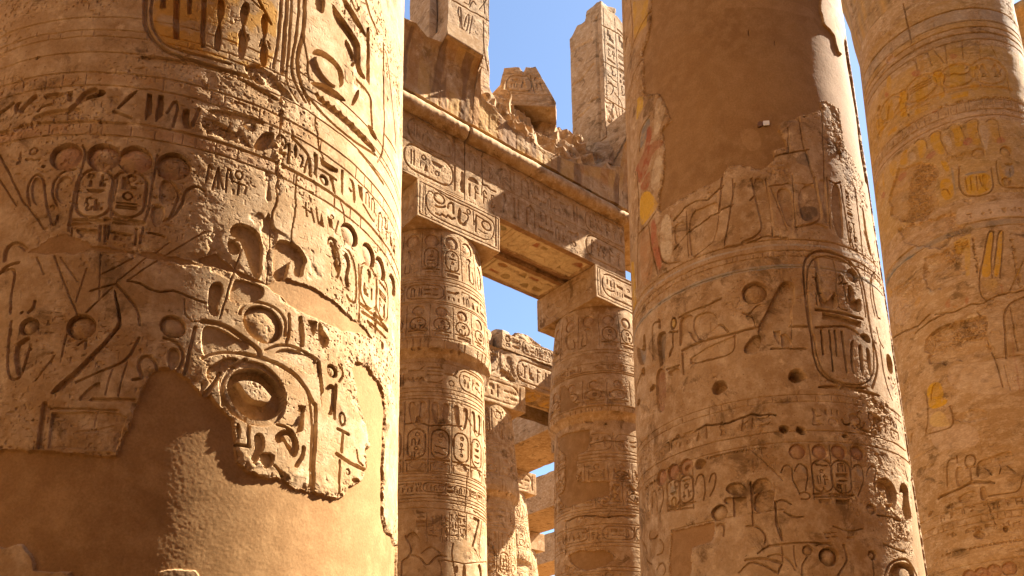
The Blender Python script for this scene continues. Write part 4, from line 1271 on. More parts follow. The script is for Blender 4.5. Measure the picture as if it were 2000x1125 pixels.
CARVE_4 = '''
# neck bands
b .03 .02 : F1 900 60
b .03 .014 : F1 900 150
b .03 .014 : F1 900 195
b .04 .02 : F1 900 240
b .03 .014 : F1 900 290
l .33 .29 .23 .42 : F1 900 62 F1 900 150
l .46 .28 .08 .65 : F1 900 152 F1 900 195
l .46 .28 .08 .5 : F1 760 0 F1 900 60
l .34 .24 .14 .5 : F1 900 245 F1 900 290
s .03 .02 : F1 430 30 490 310
h .10 .05 : F1 330 430
T .60 .42 .30 .6 : F1 300 400 340 380 380 430 320 480 290 470
l .54 .32 .06 .5 : F1 1000 330 F1 1000 720
l .54 .34 .09 .45 : F2 1000 130 F2 1000 680
# upper painted register: feathers, cartouches, cobras
C .80 .016 91 : F1 555 560 F1 555 760
C .80 .016 92 : F1 830 470 F1 830 660
C .80 .016 93 : F1 325 720 F1 325 890
C .80 .016 94 : F1 1065 430 F1 1065 640
t .50 .28 .03 .8 : F1 500 580 610 560 615 720 520 760
t .52 .30 .04 .8 : F1 760 470 880 460 890 620 770 640
t .50 .28 .04 .8 : F1 290 740 350 720 360 860 300 890
T .58 .32 .03 .9 : F1 388 690 440 645 466 700 440 780 470 850 402 872 394 770
T .58 .32 .03 .9 : F1 628 570 650 525 705 510 740 560 715 620 745 700 690 735 680 690 705 640 650 600
T .55 .31 .04 .85 : F1 890 500 940 465 985 490 975 560 930 570
T .55 .31 .04 .6 : F1 910 610 960 580 1000 620 960 665 920 650
t .58 .32 .03 .9 : F1 775 690 910 665 905 710 780 730
t .56 .32 .04 .8 : F1 505 805 610 765 612 810 510 850
t .56 .30 .04 .8 : F1 308 960 385 920 380 960 315 1005
t .48 .28 .06 .6 : F1 1030 650 1160 640 1150 690 1035 690
T .54 .30 .04 .8 : F1 225 880 270 840 290 960 260 1020 230 960
S .024 .016 : F1 388 690 440 645 466 700 440 780 470 850
S .024 .016 : F1 628 570 650 525 705 510 742 560 715 620 745 700
S .024 .016 : F1 890 500 940 465 988 490 975 570 1010 640
S .024 .016 : F1 1120 560 1160 480 1190 560 1210 680
t .46 .27 .07 .7 : F1 522 420 570 395 590 500 530 510
t .44 .27 .08 .65 : F1 600 370 650 350 700 430 640 460
t .44 .26 .07 .6 : F1 735 330 830 300 850 400 750 420
T .55 .31 .04 .8 : F1 302 560 340 545 350 640 310 680
T .42 .14 .06 .7 : F1 480 530 530 500 570 530 530 570 490 560
T .42 .14 .06 .6 : F1 285 690 310 665 330 690 300 730
T .42 .15 .07 .5 : F1 760 400 800 385 840 410 800 440 770 430
s .024 .012 : F1 520 430 530 510
s .024 .012 : F1 600 370 640 480
s .024 .012 : F1 640 350 730 460
s .024 .012 : F1 735 330 750 460
s .024 .012 : F1 860 300 870 430
s .024 .012 : F1 990 300 1000 420
s .024 .012 : F1 1070 330 1120 430
S .024 .014 : F1 455 470 480 440 520 440 530 500
S .024 .014 : F1 960 320 980 300 990 400
r .01 .4 .01 : F1 960 310 1000 330 990 470 950 440
h .07 .09 : F1 250 790
s .03 .016 : F1 500 800 620 760
b .03 .012 : F1 1000 730
b .03 .012 : F1 1000 800
b .03 .014 : F1 1000 845
k .02 .008 95 : F1 1000 735 F1 1000 795
t .42 .15 .05 .8 : F1 635 815 680 800 680 825 635 840
t .48 .27 .05 .7 : F1 440 910 480 890 485 920 445 940
l .54 .39 .25 .5 : F1 820 850 F1 820 900
# second register: tall plumes in yellow with red discs
T .56 .32 .04 .9 : F2 755 190 780 162 840 158 862 200 880 260 860 330 800 330 800 230
T .54 .31 .05 .85 : F2 888 150 930 122 980 130 975 200 1015 320 930 320 895 220
T .52 .31 .07 .7 : F2 1035 140 1080 115 1125 140 1130 220 1150 290 1070 300 1070 200
T .56 .32 .04 .9 : F2 615 250 650 215 712 205 695 260 755 380 680 390 630 320
T .56 .32 .04 .85 : F2 508 300 540 265 590 262 605 330 580 400 540 420 535 340
T .54 .30 .04 .85 : F2 400 420 420 360 470 330 455 380 470 450 405 470
T .54 .31 .05 .8 : F2 320 470 340 425 380 415 390 470 360 560 330 520
T .54 .30 .05 .8 : F2 265 540 285 500 295 580 290 650
T .54 .30 .05 .8 : F2 225 640 240 570 250 600 240 740
S .022 .012 : F2 755 190 780 162 840 158 862 200 880 260
S .022 .012 : F2 888 150 930 122 980 130 975 200 1015 320
S .022 .012 : F2 1035 140 1080 115 1125 140 1130 220 1150 290
S .022 .012 : F2 615 250 650 215 712 205 695 260 755 380
S .022 .012 : F2 508 300 540 265 590 262 605 330
T .42 .15 .08 .8 : F2 850 300 880 255 935 252 945 290 900 325
T .42 .15 .08 .85 : F2 580 410 620 360 670 345 672 385 620 425
T .42 .15 .08 .8 : F2 365 575 390 515 440 495 440 530 400 580
T .42 .15 .08 .8 : F2 258 700 280 650 300 650 290 710
T .42 .16 .09 .6 : F2 1100 270 1150 240 1195 290 1120 310
T .56 .44 .30 .7 : F2 970 170 1030 160 1060 200 1050 350 1020 360
T .56 .44 .30 .7 : F2 460 380 510 350 530 430 480 440
T .56 .44 .30 .7 : F2 700 270 760 220 790 300 780 350
S .03 .02 : F2 840 470 835 600 870 680 960 690 1060 665 1095 620 1075 480
T .56 .32 .03 .9 : F2 862 540 1060 500 1085 600 1060 650 960 685 880 670
T .20 .20 .19 .7 : F2 870 520 1050 490 1050 515 870 545
S .02 .014 : F2 880 550 900 640
S .02 .014 : F2 920 545 930 640
S .02 .014 : F2 965 540 975 640
P .016 : F2 1000 530 1040 520 1060 600 1020 640 1010 580
S .02 .016 : F2 990 540 1000 600 1040 640
d .13 .03 : F2 980 372 F2 1180 358
d .11 .03 : F2 1188 578
S .03 .02 : F2 1110 430 1120 540 1150 630 1312 625
T .54 .31 .05 .8 : F2 1120 450 1150 440 1180 600 1150 610
T .22 .21 .20 .6 : F2 1160 480 1240 440 1250 540 1180 560
G .018 97 : F2 1160 440 F2 1260 550
T .58 .33 .03 .9 : F2 690 430 730 415 765 450 770 510 730 510
T .58 .32 .03 .9 : F2 690 570 770 545 805 620 800 690 740 730 700 680
S .02 .014 : F2 720 640 750 630 770 670
t .20 .21 .20 .5 : F2 770 470 800 480 820 660 805 700
r .016 .5 .01 : F2 640 430 800 370 960 350 1060 390 840 420 700 440
r .012 .5 .01 : F2 870 730 1000 700 1100 690 1100 730 1000 760
b .03 .014 : F2 1100 850
b .02 .010 : F2 1100 905
l .56 .40 .25 .45 : F2 1000 760 F2 1000 860
l .30 .26 .20 .6 : F2 1100 862 F2 1100 902
g .016 104 .2 : F1 700 800 F1 1280 735
g .016 105 .2 : F2 900 850 F2 1312 770
g .016 106 .3 : F4 380 730 F4 913 665
g .016 107 .3 : F4 420 860 F4 900 790
G .016 108 : F3 995 60 F3 1080 380
G .016 109 : F3 1000 500 F3 1050 800
T .60 .46 .31 .55 : F2 820 760 1000 740 1312 700 1312 850 1000 860 810 880
T .60 .46 .31 .5 : F3 560 900 800 880 1000 850 1090 840 1090 1100 800 1100 600 1060
T .60 .45 .30 .5 : F4 300 180 480 150 620 170 640 300 480 320 340 330
T .58 .44 .30 .5 : F3 180 460 300 420 360 520 300 640 220 620
T .58 .43 .28 .5 : F1 700 850 830 820 1000 820 980 880 760 900
# scaled-off places
r .03 1 .05 : F2 330 680 345 610 400 475 530 440 680 450 700 500 660 580 670 700 690 790 640 830 560 870 370 880 330 800
T .41 .26 .13 .5 : F2 330 680 345 610 400 475 530 440 680 450 700 500 660 580 670 700 690 790 640 830 560 870 370 880 330 800
r .03 1 .05 : F2 380 930 560 870 820 810 830 880 940 930 930 960 790 1000 700 1080 520 1060 420 1000
r .03 1 .04 : F3 420 180 560 140 720 60 740 110 640 200 720 260 640 310 560 380 470 420 420 320
h .05 .04 : F2 480 515
# middle: text, two tall plumes, blue border
G .02 98 : F3 735 40 F3 795 270
G .02 99 : F3 625 60 F3 690 140
t .56 .35 .06 .7 : F3 615 80 740 10 735 300 700 310 690 170 630 150
T .58 .33 .03 .9 : F3 832 130 852 20 880 0 894 20 872 180 880 312 792 322
T .58 .33 .03 .9 : F3 880 310 905 170 918 12 945 0 957 20 932 310
S .024 .02 : F3 792 325 832 130 852 14 880 0 894 20 872 180 880 312
S .024 .02 : F3 880 310 905 170 918 10 945 0 958 20 932 310
T .54 .36 .12 .7 : F3 795 330 930 315 905 420 870 410 830 400
S .02 .014 : F3 795 325 800 420 830 460 890 460
s .03 .014 : F3 1090 200 1000 400
T .58 .36 .05 .8 : F3 1080 200 1090 220 1005 400 990 395
T .40 .16 .07 .7 : F3 930 350 955 360 958 420 935 420
T .20 .23 .24 .8 : F3 165 375 200 290 300 185 370 142 378 165 300 212 222 290 175 380
T .26 .27 .26 .7 : F3 370 110 415 95 420 125 380 135
T .54 .30 .05 .7 : F3 175 380 200 360 215 440 185 460
T .42 .17 .06 .6 : F3 560 480 600 440 610 520 560 520
T .42 .17 .06 .7 : F3 690 440 725 430 725 490 695 500
T .48 .22 .05 .7 : F3 610 500 660 490 650 520 615 520
T .56 .46 .30 .7 : F3 440 415 480 390 505 420 470 445
T .52 .30 .08 .6 : F3 350 480 400 420 410 460 370 540
r .012 .6 .01 : F3 200 400 420 300 440 520 360 660 240 700
c .03 .022 : F3 500 560 620 545 740 490 800 490 900 440 1090 400
r .02 1 .06 : F3 430 720 470 680 610 620 700 590 780 555 832 580 838 680 870 800 820 830 700 860 560 900 440 860
P .05 : F3 455 695 520 650 600 612 612 628 540 670 470 700
r .01 1 .03 : F3 560 730 640 650 830 620 838 690 760 730 640 720
S .034 .022 : F3 1100 440 1000 480 955 560 965 640 975 850
S .024 .02 : F3 780 540 840 620 840 720 890 830 930 960 950 1040
T .38 .15 .08 .6 : F3 985 560 1000 600 1040 880 1080 1100 1060 1100 1020 840
T .54 .40 .24 .5 : F3 790 540 940 480 970 640 960 840 900 800 850 720 840 600
s .02 .012 : F3 910 850 1090 830
s .02 .010 : F3 960 900 1000 1060
c .04 .03 : F3 220 720 380 640 460 560
c .03 .03 : F3 360 690 470 600 560 560
T .62 .36 .02 .95 : F3 442 1125 440 1050 490 1000 548 1015 565 1125
S .02 .014 : F3 470 1125 480 1040 500 1020
# lower left: kilt, bull, ankh, discs
T .62 .36 .02 .95 : F4 292 -20 420 -20 430 32 310 78
T .60 .42 .16 .9 : F4 310 100 390 55 442 150 442 175 310 182
S .03 .02 : F4 440 40 470 130 440 190 290 225
S .03 .02 : F4 290 -20 305 110 285 230
P .02 : F4 185 220 210 210 215 260 188 300
T .56 .34 .12 .6 : F4 200 370 310 315 310 330 205 395
r .02 .6 .01 : F4 240 440 340 400 370 470 350 540 270 520
r .016 1 .03 : F4 470 90 600 60 690 80 680 130 560 140 480 130
S .026 .018 : F4 425 550 418 410 450 375 470 380
P .026 : F4 470 430 525 420 528 545 485 565
S .02 .018 : F4 485 360 490 400
o .09 .12 .025 .02 : F4 570 392
s .026 .02 : F4 546 436 598 432
s .024 .02 : F4 572 432 576 520
P .026 : F4 550 540 580 500 602 540
P .024 : F4 608 395 700 370 770 335 840 325 860 400 780 430 760 480 750 480 770 410 690 440 720 495 700 480 660 430 630 440 625 500 610 500
S .024 .016 : F4 790 410 830 440 860 470
c .05 .04 : F4 370 630 480 580 560 535 620 525 720 530
P .03 : F4 628 560 665 545 682 640 632 640
P .016 : F4 495 610 615 570 615 640 500 670
S .02 .016 : F4 690 615 820 600 890 580 905 500
P .03 : F4 412 700 430 665 460 658 475 690
P .03 : F4 295 755 310 710 335 708 340 735
s .016 .012 : F4 455 700 458 750
c .014 .016 : F4 680 640 700 720 735 800
h .10 .10 : F4 630 865
h .06 .08 : F4 795 828
b .024 .010 : F4 650 660
b .02 .010 : F4 650 735
b .02 .010 : F4 650 780
k .02 .008 101 : F4 650 740 F4 650 778
g .016 102 .2 : F4 370 1000 F4 910 900
d .13 .03 .40 .19 .10 .6 : F4 560 1130 F4 640 1112 F4 722 1095 F4 820 1078
b .02 .008 : F4 700 1030
'''
# ------------------------------------------------------------------ the nave columns themselves
PL = {1: ('plaster_patch', PLASTER), 2: ('plaster_patch', PLASTER), 3: ('plaster_patch', PLASTER)}
PM = {1: ('plaster_patch', MUD), 2: ('plaster_patch', PLASTER), 3: ('plaster_patch', MUD)}
NG = 'giant round columns in the front row'

c = nave_canvas(1, -78, 76, .45, 7.3, .0052, 11, rough=.0030, wob=.004, gain=1.0)
carve(c, CARVE_1); c.finish()
r = thing_at('stone_column', 'nearest column, at the left, with a large smooth ochre plaster repair under a round disc', 'column', *NAVE[1], GROUND, NG)
column(r, c, R_NAVE, GROUND + .4, 16.3, {0: ('shaft', SAND), **PL}); nave_top(r, 21)

c = nave_canvas(3, -142, 34, 1.6, 12.6, .0090, 13, rough=.0036, wob=.005, gain=1.75, flake=.5)
carve(c, CARVE_3); c.finish((1, 1.3))
r = thing_at('stone_column', 'giant column with a big bare brown plaster field bearing a small white tag', 'column', *NAVE[3], GROUND, NG)
column(r, c, R_NAVE, GROUND + .4, 16.3, {0: ('shaft', SAND), **PM}); nave_top(r, 23)

c = nave_canvas(4, -150, 20, 2.8, 16.28, .0125, 14, rough=.0050, wob=.006, gain=1.9, flake=.42)
carve(c, CARVE_4); c.finish((.8, 1.8))
r = thing_at('stone_column', 'column at the right edge with yellow, red and grey paint left on its carving', 'column', *NAVE[4], GROUND, NG)
column(r, c, R_NAVE, GROUND + .4, 16.3, {0: ('shaft', PAINTED)}); nave_top(r, 25)

c = nave_canvas(5, -150, 20, 8, 16.2, .05, 15, rough=.012)
c.line_z(15, .06, .03); c.finish()
r = thing_at('stone_column', 'farthest giant column, only the rim of its flared capital showing at the upper right edge', 'column', *NAVE[5], GROUND, NG)
column(r, c, R_NAVE, GROUND + .4, 16.3, {0: ('shaft', SAND)}); nave_top(r, 27)

# the facing row across the nave, behind the camera's right shoulder: it shades the ground of the nave
for k, (a, n) in enumerate(((-6.0, -4.6), (2.0, -4.6), (10.0, -4.6), (18.0, -4.6), (26.0, -4.6), (-6.0, 6.725), (-14.0, 6.725), (-14.0, -4.6))):
    r = thing_at('stone_column', 'plain giant column of the nave standing outside the picture', 'column', a, n, GROUND, 'giant nave columns outside the picture')
    lathe(r, 'shaft', [(R_NAVE(z) , z - GROUND) for z in np.linspace(GROUND + .4, 16.3, 12)], SAND, 48, .01); nave_top(r, 40 + k)
    if a < 26 and n < 0:
        r = thing_at('architrave', 'giant lintel over the facing row across the nave, outside the picture', 'lintel', a + 4, -4.6, 21.71, 'giant lintels of the facing row')
        block(r, 'beam', (a + .006, -5.7, 21.71), (a + 7.994, -3.5, 23.4), SAND_FAR, None, .25, .05, .02, 50 + k)

# the hall is closed by a pylon behind the camera and by the far side of the nave
r = thing_at('pylon', 'tall battered pylon wall closing the hall behind the camera, outside the picture', 'wall', -50, 0, GROUND)
block(r, 'wall', (-56, -45, GROUND), (-50, 60, 27), SAND_FAR, None, 2.0, .3, .1, 71)
r = thing_at('hall_wall', 'far side wall of the hall beyond the facing row, outside the picture', 'wall', 0, -17, GROUND)
block(r, 'wall', (-49.9, -19, GROUND), (60, -16, 19), SAND_FAR, None, 2.0, .3, .1, 72)

# small white tag on the plaster; a brown plate stands for a hole
t3, z3 = on_cyl(1494.5, 243, *NAVE[3], lambda z: R_NAVE(z) - .03)
rr = float(R_NAVE(z3)) - .022
r = thing('crack_marker', 'tiny white tag beside a brown plate set in for a hole, on the brown plaster of the column', 'marker', NAVE[3][0] + rr * math.sin(t3), NAVE[3][1] - rr * math.cos(t3), z3)
r.rotation_euler = (0, 0, RHO + t3)
def plate(root, name, x0, x1, z0, z1, y0, y1, mat, bev=.006):
    P = [(x0 + bev, z0), (x1 - bev, z0), (x1, z0 + bev), (x1, z1 - bev), (x1 - bev, z1), (x0 + bev, z1), (x0, z1 - bev), (x0, z0 + bev)]
    V = [(x, y0, z) for x, z in P] + [(x, y1, z) for x, z in P]
    me = bpy.data.meshes.new(name); k = len(P)
    me.from_pydata(V, [], [list(range(k)), list(range(2 * k - 1, k - 1, -1))] + [[i, i + k, (i + 1) % k + k, (i + 1) % k] for i in range(k)])
    me.materials.append(mat); o = bpy.data.objects.new(name, me); C.objects.link(o); o.parent = root; return o
plate(r, 'tag', -.03, .05, -.03, .035, -.02, -.004, WHITE)
plate(r, 'hole_plate', -.10, -.034, -.036, .036, -.014, .02, HOLE_BROWN, .02)

# ------------------------------------------------------------------ the clerestory row: bud columns
N0 = 16.2
def bud_profile(z):
    return np.interp(z, [GROUND, 0, 5.4, 7.4, 8.85, 9.12, 9.22, 9.32, 9.5, 10.0, 11.0, 12.0, 12.5],
                     [1.46, 1.45, 1.365, 1.345, 1.31, 1.30, 1.36, 1.45, 1.475, 1.43, 1.35, 1.255, 1.2])
def bud_canvas(ca, cn, t0, t1, z0, z1, res, seed, **kw):
    def px(x, y):
        t, z = on_cyl(x, y, ca, cn, bud_profile); return (t * 1.33, z)
    cv = Canvas(math.radians(t0) * 1.33, math.radians(t1) * 1.33, z0, z1, res, seed, px=px, **kw); cv.R0 = 1.33; return cv
def reg_discs(c, za, zb, pitch, seed, d=.022, off=0.0, cob=True, ua=None, ub=None):
    H = zb - za; rnd = random.Random(seed); u = (c.u[0] if ua is None else ua) + off; k = 0
    end = c.u[-1] if ub is None else ub
    while u < end:
        rd = min(.17 * H, pitch * .36)
        c.disc(u, zb - rd - .02, rd, d * 1.2, (.44, .24, .12, .25))
        zt = zb - 2 * rd - .06
        if cob and k % 4 in (2, 3):
            cobra(c, u, za + .05 * H, zt, pitch * .6, d, 1 if k % 4 == 2 else -1)
        else:
            vcart(c, u, za + .14 * H, zt, pitch * .66, rnd.randrange(999), d)
            c.sink([(u - pitch * .3, za), (u + pitch * .3, za), (u + pitch * .3, za + .09 * H), (u - pitch * .3, za + .09 * H)], d * .6)
        c.stroke([(u + pitch * .5, za), (u + pitch * .5, zb)], .016, d * .6)
        u += pitch * rnd.uniform(.93, 1.1); k += 1
        if rnd.random() < .16:
            P = [(u + rnd.uniform(.1, .3) * math.cos(t), (za + zb) / 2 + H * rnd.uniform(-.1, .1) + rnd.uniform(.1, .32) * math.sin(t)) for t in np.linspace(0, 6.28, 9)[:-1]]
            c.roughen(P, .012, .85, .006)
def reg_plumes(c, za, zb, pitch, seed, d=.022, off=0.0):
    H = zb - za; rnd = random.Random(seed); u = c.u[0] + off
    while u < c.u[-1]:
        zt = za + .66 * H
        feather_pair(c, u, zt, zb - .02, pitch * .8, d)
        c.disc(u, zt + .02, pitch * .13, d * 1.3)
        vcart(c, u, za + .16 * H, zt - .07 * H, pitch * .74, rnd.randrange(999), d * 1.1)
        P = [(u - pitch * .38, za), (u + pitch * .38, za), (u + pitch * .38, za + .11 * H), (u - pitch * .38, za + .11 * H)]
        c.stroke(P + P[:1], .02, d * .7); c.sink(lens(u, za + .1 * H, pitch * .3, .06 * H), d * .7)
        c.stroke([(u + pitch * .5, za), (u + pitch * .5, zb)], .02, d * .7)
        u += pitch * rnd.uniform(.95, 1.08)
        if rnd.random() < .14: c.roughen([(u - .2, za + .3 * H), (u + .1, za + .25 * H), (u + .25, za + .5 * H), (u, za + .7 * H), (u - .25, za + .55 * H)], .012, .8, .006)
def bands(c, zs, wd=.022, d=.012):
    for z in zs: c.line_z(z, wd, d)
def bud_carve(c, seed, Z):
    """Registers of one bud column, from under its abacus downwards; Z are the register lines."""
    reg_discs(c, Z[1] + .06, Z[0] - .06, .50, seed, .026)
    bands(c, [Z[1] + .02, Z[1] - .08, Z[1] - .16])
    text_row(c, Z[2] + .05, Z[1] - .2, c.u[0], c.u[-1], seed + 1, .022, None, .3)
    bands(c, [Z[2], Z[2] - .05])
    reg_discs(c, Z[3] + .05, Z[2] - .1, .50, seed + 2, .026, .2, False)
    bands(c, [Z[3]])
    c.ticks(9.32, Z[3] - .06, .03, .016, seed, .1, .17)
    for k in range(9): c.hole(random.Random(seed + k).uniform(c.u[0], c.u[-1]), 9.3, .05, .06)
    bands(c, [9.02, Z[4] + .62])
    text_row(c, Z[4] + .05, Z[4] + .58, c.u[0], c.u[-1], seed + 3, .022, None, .4)
    bands(c, [Z[4], Z[4] - .10, Z[4] - .20, Z[4] - .27], .02, .014)
    reg_plumes(c, Z[5] + .05, Z[4] - .32, .52, seed + 4, .026, .15)
    bands(c, [Z[5], Z[5] - .08, Z[5] - .16], .02, .012)
    text_row(c, Z[6] + .05, Z[5] - .2, c.u[0], c.u[-1], seed + 5, .022, None, .35)
    bands(c, [Z[6], Z[6] - .08, Z[6] - .15, Z[6] - .30], .022, .014)

def zmid(fr, x, y, ca):
    f = FR[fr]; return on_cyl(f[0] + x / f[2], f[1] + y / f[2], ca, N0, bud_profile)[1]
CA, CB = 10.65, 16.35
Z = [12.42, zmid('M5', 365, 415, CA), zmid('M5', 365, 585, CA), zmid('M5', 365, 838, CA), zmid('M7', 280, 110, CA), zmid('M7', 280, 575, CA), zmid('M7', 280, 690, CA)]
c = bud_canvas(CA, N0, -118, 58, 3.6, 12.48, .0105, 31, rough=.0034, wob=.004, gain=1.25)
bud_carve(c, 300, Z)
carve(c, '''
G .018 311 : M7 185 800 M7 235 930
G .018 312 : M7 245 790 M7 295 930
G .018 313 : M7 305 790 M7 345 920
G .018 314 : M7 352 790 M7 388 920
G .016 315 : M7 120 770 M7 170 880
s .02 .014 : M7 178 780 178 930
s .02 .014 : M7 300 780 298 935
s .02 .014 : M7 348 780 346 930
s .02 .014 : M7 392 780 390 930
p .03 : M7 430 800 465 820 430 970 405 960
S .02 .02 : M7 475 830 455 1000 470 1030
P .03 : M7 60 910 100 880 130 900 140 940 95 975
S .045 .03 : M7 62 910 100 975 75 1030 40 1040 40 1125
S .04 .028 : M7 80 1010 140 1020 180 1080 230 1010 280 1020
S .03 .02 : M7 150 1000 200 960 250 1000
S .03 .026 : M7 320 950 310 1000 330 1125
S .03 .02 : M7 240 1040 260 1080 250 1160
s .03 .02 : M7 270 1040 380 1060 500 1050
r .02 .8 .01 : M7 395 960 440 980 480 1060 380 1040
P .03 : M7 370 1060 390 1060 390 1160 370 1160
P .03 : M7 450 1060 470 1060 480 1160 450 1160
P .03 : M7 320 1080 345 1060 350 1110 320 1110
c .03 .04 : M7 60 300 120 290 200 310 340 310
r .03 .9 .04 : M7 95 300 130 265 165 300 100 310
c .02 .03 : M7 430 770 470 800 500 830
c .012 .03 : M7 395 560 385 780
r .02 .8 .02 : M5 475 850 540 855 550 890 490 870
c .02 .03 : M7 390 250 430 330 470 360
r .015 .7 .01 : M5 60 290 150 280 150 310 50 330
''')
c.finish((1, 1.4))
BG = 'bud columns under the architrave'
def abacus_face(z0, z1, lo, hi, seed, px, hc=True):
    cv = face_canvas(lo, hi, z0, z1, .0125, seed, px)
    P = [(lo + .07, z0 + .07), (hi - .07, z0 + .07), (hi - .07, z1 - .07), (lo + .07, z1 - .07)]
    cv.stroke(P + P[:1], .022, .012)
    P = [(lo + .16, z0 + .13), (hi - .16, z0 + .13), (hi - .16, z1 - .12), (lo + .16, z1 - .12)]
    cv.stroke([P[0], P[3]], .02, .012); cv.stroke([P[1], P[2]], .02, .012)
    return cv
fa = abacus_face(12.5, 13.5, CA - 1.22, CA + 1.22, 41, lambda x, y: on_n(x, y, 15.0))
carve(fa, '''
S .03 .02 : M3 300 690 255 640 225 690 232 770 270 830 400 890 560 960 660 1010 700 1010 728 960 728 890 690 850 560 780 420 720 300 640
s .03 .02 : M3 738 840 742 1055
s .02 .014 : M3 222 600 222 840
o .15 .13 .045 .035 : M3 325 707
o .13 .12 .045 .035 : M3 672 905
S .05 .035 : M3 298 760 330 775 370 765
S .05 .035 : M3 395 745 420 735 430 750 430 815
P .035 : M3 385 745 400 740 398 780 382 785
s .05 .03 : M3 300 815 330 830 345 820 375 842 390 830 420 858 440 850
P .04 : M3 465 790 475 770 490 800 480 860 500 890 530 850 525 915 480 900 455 860
S .03 .03 : M3 500 810 540 830 530 870
o .05 .06 .025 .025 : M3 540 805
p .035 : M3 590 820 602 825 600 955 588 950
s .03 .025 : M3 572 800 580 900 600 830 650 860
S .02 .012 : M3 610 930 650 960 680 965
''')
fa.finish()
fl = abacus_face(12.5, 13.5, N0 - 1.22, N0 + 1.22, 42, None); text_row(fl, 12.75, 13.3, N0 - .9, N0 + .9, 8, .014); fl.finish()
def bud_column(label, ca, cn, cv, fr, lf, seed, far=False):
    r = thing_at('bud_column', label, 'column', ca, cn, GROUND, BG)
    column(r, cv, bud_profile, GROUND + .35, 12.5, {0: ('shaft', SAND), 99: ('capital', SAND), 1: ('plaster_patch', MUD), 2: ('plaster_patch', MUD)}, 9.14)
    block(r, 'abacus', (ca - 1.22, cn - 1.22, 12.5), (ca + 1.22, cn + 1.22, 13.5), SAND, {k: v for k, v in (('front', fr), ('left', lf)) if v is not None}, .05, .03, .008, seed)
    lathe(r, 'base', [(.5, .35), (1.95, .35), (2.05, .28), (2.08, .15), (2.08, -.02)], SAND, 48, .01)
    return r
b0 = bud_column('bud column half in sun, under a block carved with a large oval name ring', CA, N0, c, fa, fl, 61)

b1 = b0.copy(); C.objects.link(b1)                    # the next one along, behind the nearest giant column
p_ = A2 * 4.95 + N2 * N0; b1.location = (p_[0], p_[1], GROUND)
b1['label'] = 'bud column hidden behind the nearest giant column, under the end of the lintels'
for ch in list(b0.children):
    d_ = ch.copy(); C.objects.link(d_); d_.parent = b1

Zb = [12.3, zmid('M6', 1000, 880, CB), zmid('M6', 1000, 1060, CB), zmid('M8', 680, 200, CB), zmid('M8', 680, 470, CB), zmid('M8', 800, 905, CB) + .25, zmid('M8', 800, 905, CB) - .12]
c = bud_canvas(CB, N0, -135, 40, 3.6, 12.48, .0118, 33, rough=.0045, wob=.005, gain=1.5)
reg_discs(c, Zb[1] + .1, Zb[0] - .06, .60, 501, .024)
bands(c, [Zb[1], Zb[1] - .1, Zb[1] - .4])
text_row(c, Zb[2] + .05, Zb[1] - .45, c.u[0], c.u[-1], 502, .016, None, .3, .3)
bands(c, [Zb[2], Zb[2] - .06], .03, .02)
reg_discs(c, Zb[3] + .06, Zb[2] - .25, .64, 503, .024, .1, False)
bands(c, [Zb[3]], .03, .02); c.ticks(9.34, Zb[3] - .05, .03, .016, 9, .1, .17)
text_row(c, Zb[4] + .12, 8.75, c.u[0], c.u[-1], 504, .014, None, .3, .35)
bands(c, [Zb[4] + .05, Zb[4] - .05, Zb[4] - .14], .022, .014)
zp = zmid('M8', 700, 610, CB)
reg_discs(c, zp + .03, Zb[4] - .2, .6, 505, .022, .1, False)
bands(c, [zp])
reg_plumes(c, Zb[5] + .55, zp - .06, .66, 506, .022, .2)
bands(c, [Zb[5] + .46, Zb[5] + .38, Zb[5] + .05], .024, .016)
text_row(c, Zb[6], Zb[5], c.u[0], c.u[-1], 507, .018, None, .4)
bands(c, [Zb[6] - .06, Zb[6] - .16, Zb[6] - .7, Zb[6] - .8], .024, .014)
text_row(c, Zb[6] - 1.25, Zb[6] - .85, c.u[0], c.u[-1], 508, .016, None, .3, .2)
carve(c, '''
m 1 .04 : M8 440 380 500 350 612 332 615 400 600 440 550 470 540 560 545 610 600 615 700 610 725 615 722 690 640 705 580 730 500 750 460 735 450 700 475 650 482 560 480 470 455 450
m 2 .04 : M8 505 1010 560 985 640 990 690 985 740 1010 745 1040 700 1075 600 1095 540 1080 510 1050
m 1 .03 : M8 455 100 480 92 505 130 520 180 550 200 500 230 450 240
p .03 : M8 740 640 752 640 752 700 735 720 690 735 690 720 725 710
s .03 .02 : M8 690 748 765 748
T .50 .30 .06 .7 : M8 735 640 760 640 762 710 738 720
c .04 .05 : M8 490 830 560 800 700 805 860 800
r .02 .8 .02 : M8 480 830 560 800 700 798 860 800 860 815 560 820
r .02 .7 .01 : M8 570 275 640 280 640 300 570 300
c .03 .03 : M8 620 410 700 390 800 400
r .02 .7 .02 : M6 740 600 820 580 830 640 760 640
r .015 .7 .01 : M8 480 1060 560 1080 540 1110 480 1110
c .012 .03 : M8 488 840 486 1010
h .05 .06 : M8 705 300 M8 740 660
P .02 : M8 690 1125 710 1100 740 1100 755 1125
''')
c.finish((1, 1.4))
fb = abacus_face(12.5, 13.5, CB - 1.22, CB + 1.22, 43, lambda x, y: on_n(x, y, 15.0))
hcart(fb, 12.68, 13.34, CB - .98, CB + 1.0, 17, .02); fb.finish()
fl2 = abacus_face(12.5, 13.5, N0 - 1.22, N0 + 1.22, 44, None); hcart(fl2, 12.7, 13.3, N0 - .9, N0 + .9, 5, .012); fl2.finish()
bud_column('bud column right of centre, mostly in shade, with brown plaster fills in its shaft', CB, N0, c, fb, fl2, 62)

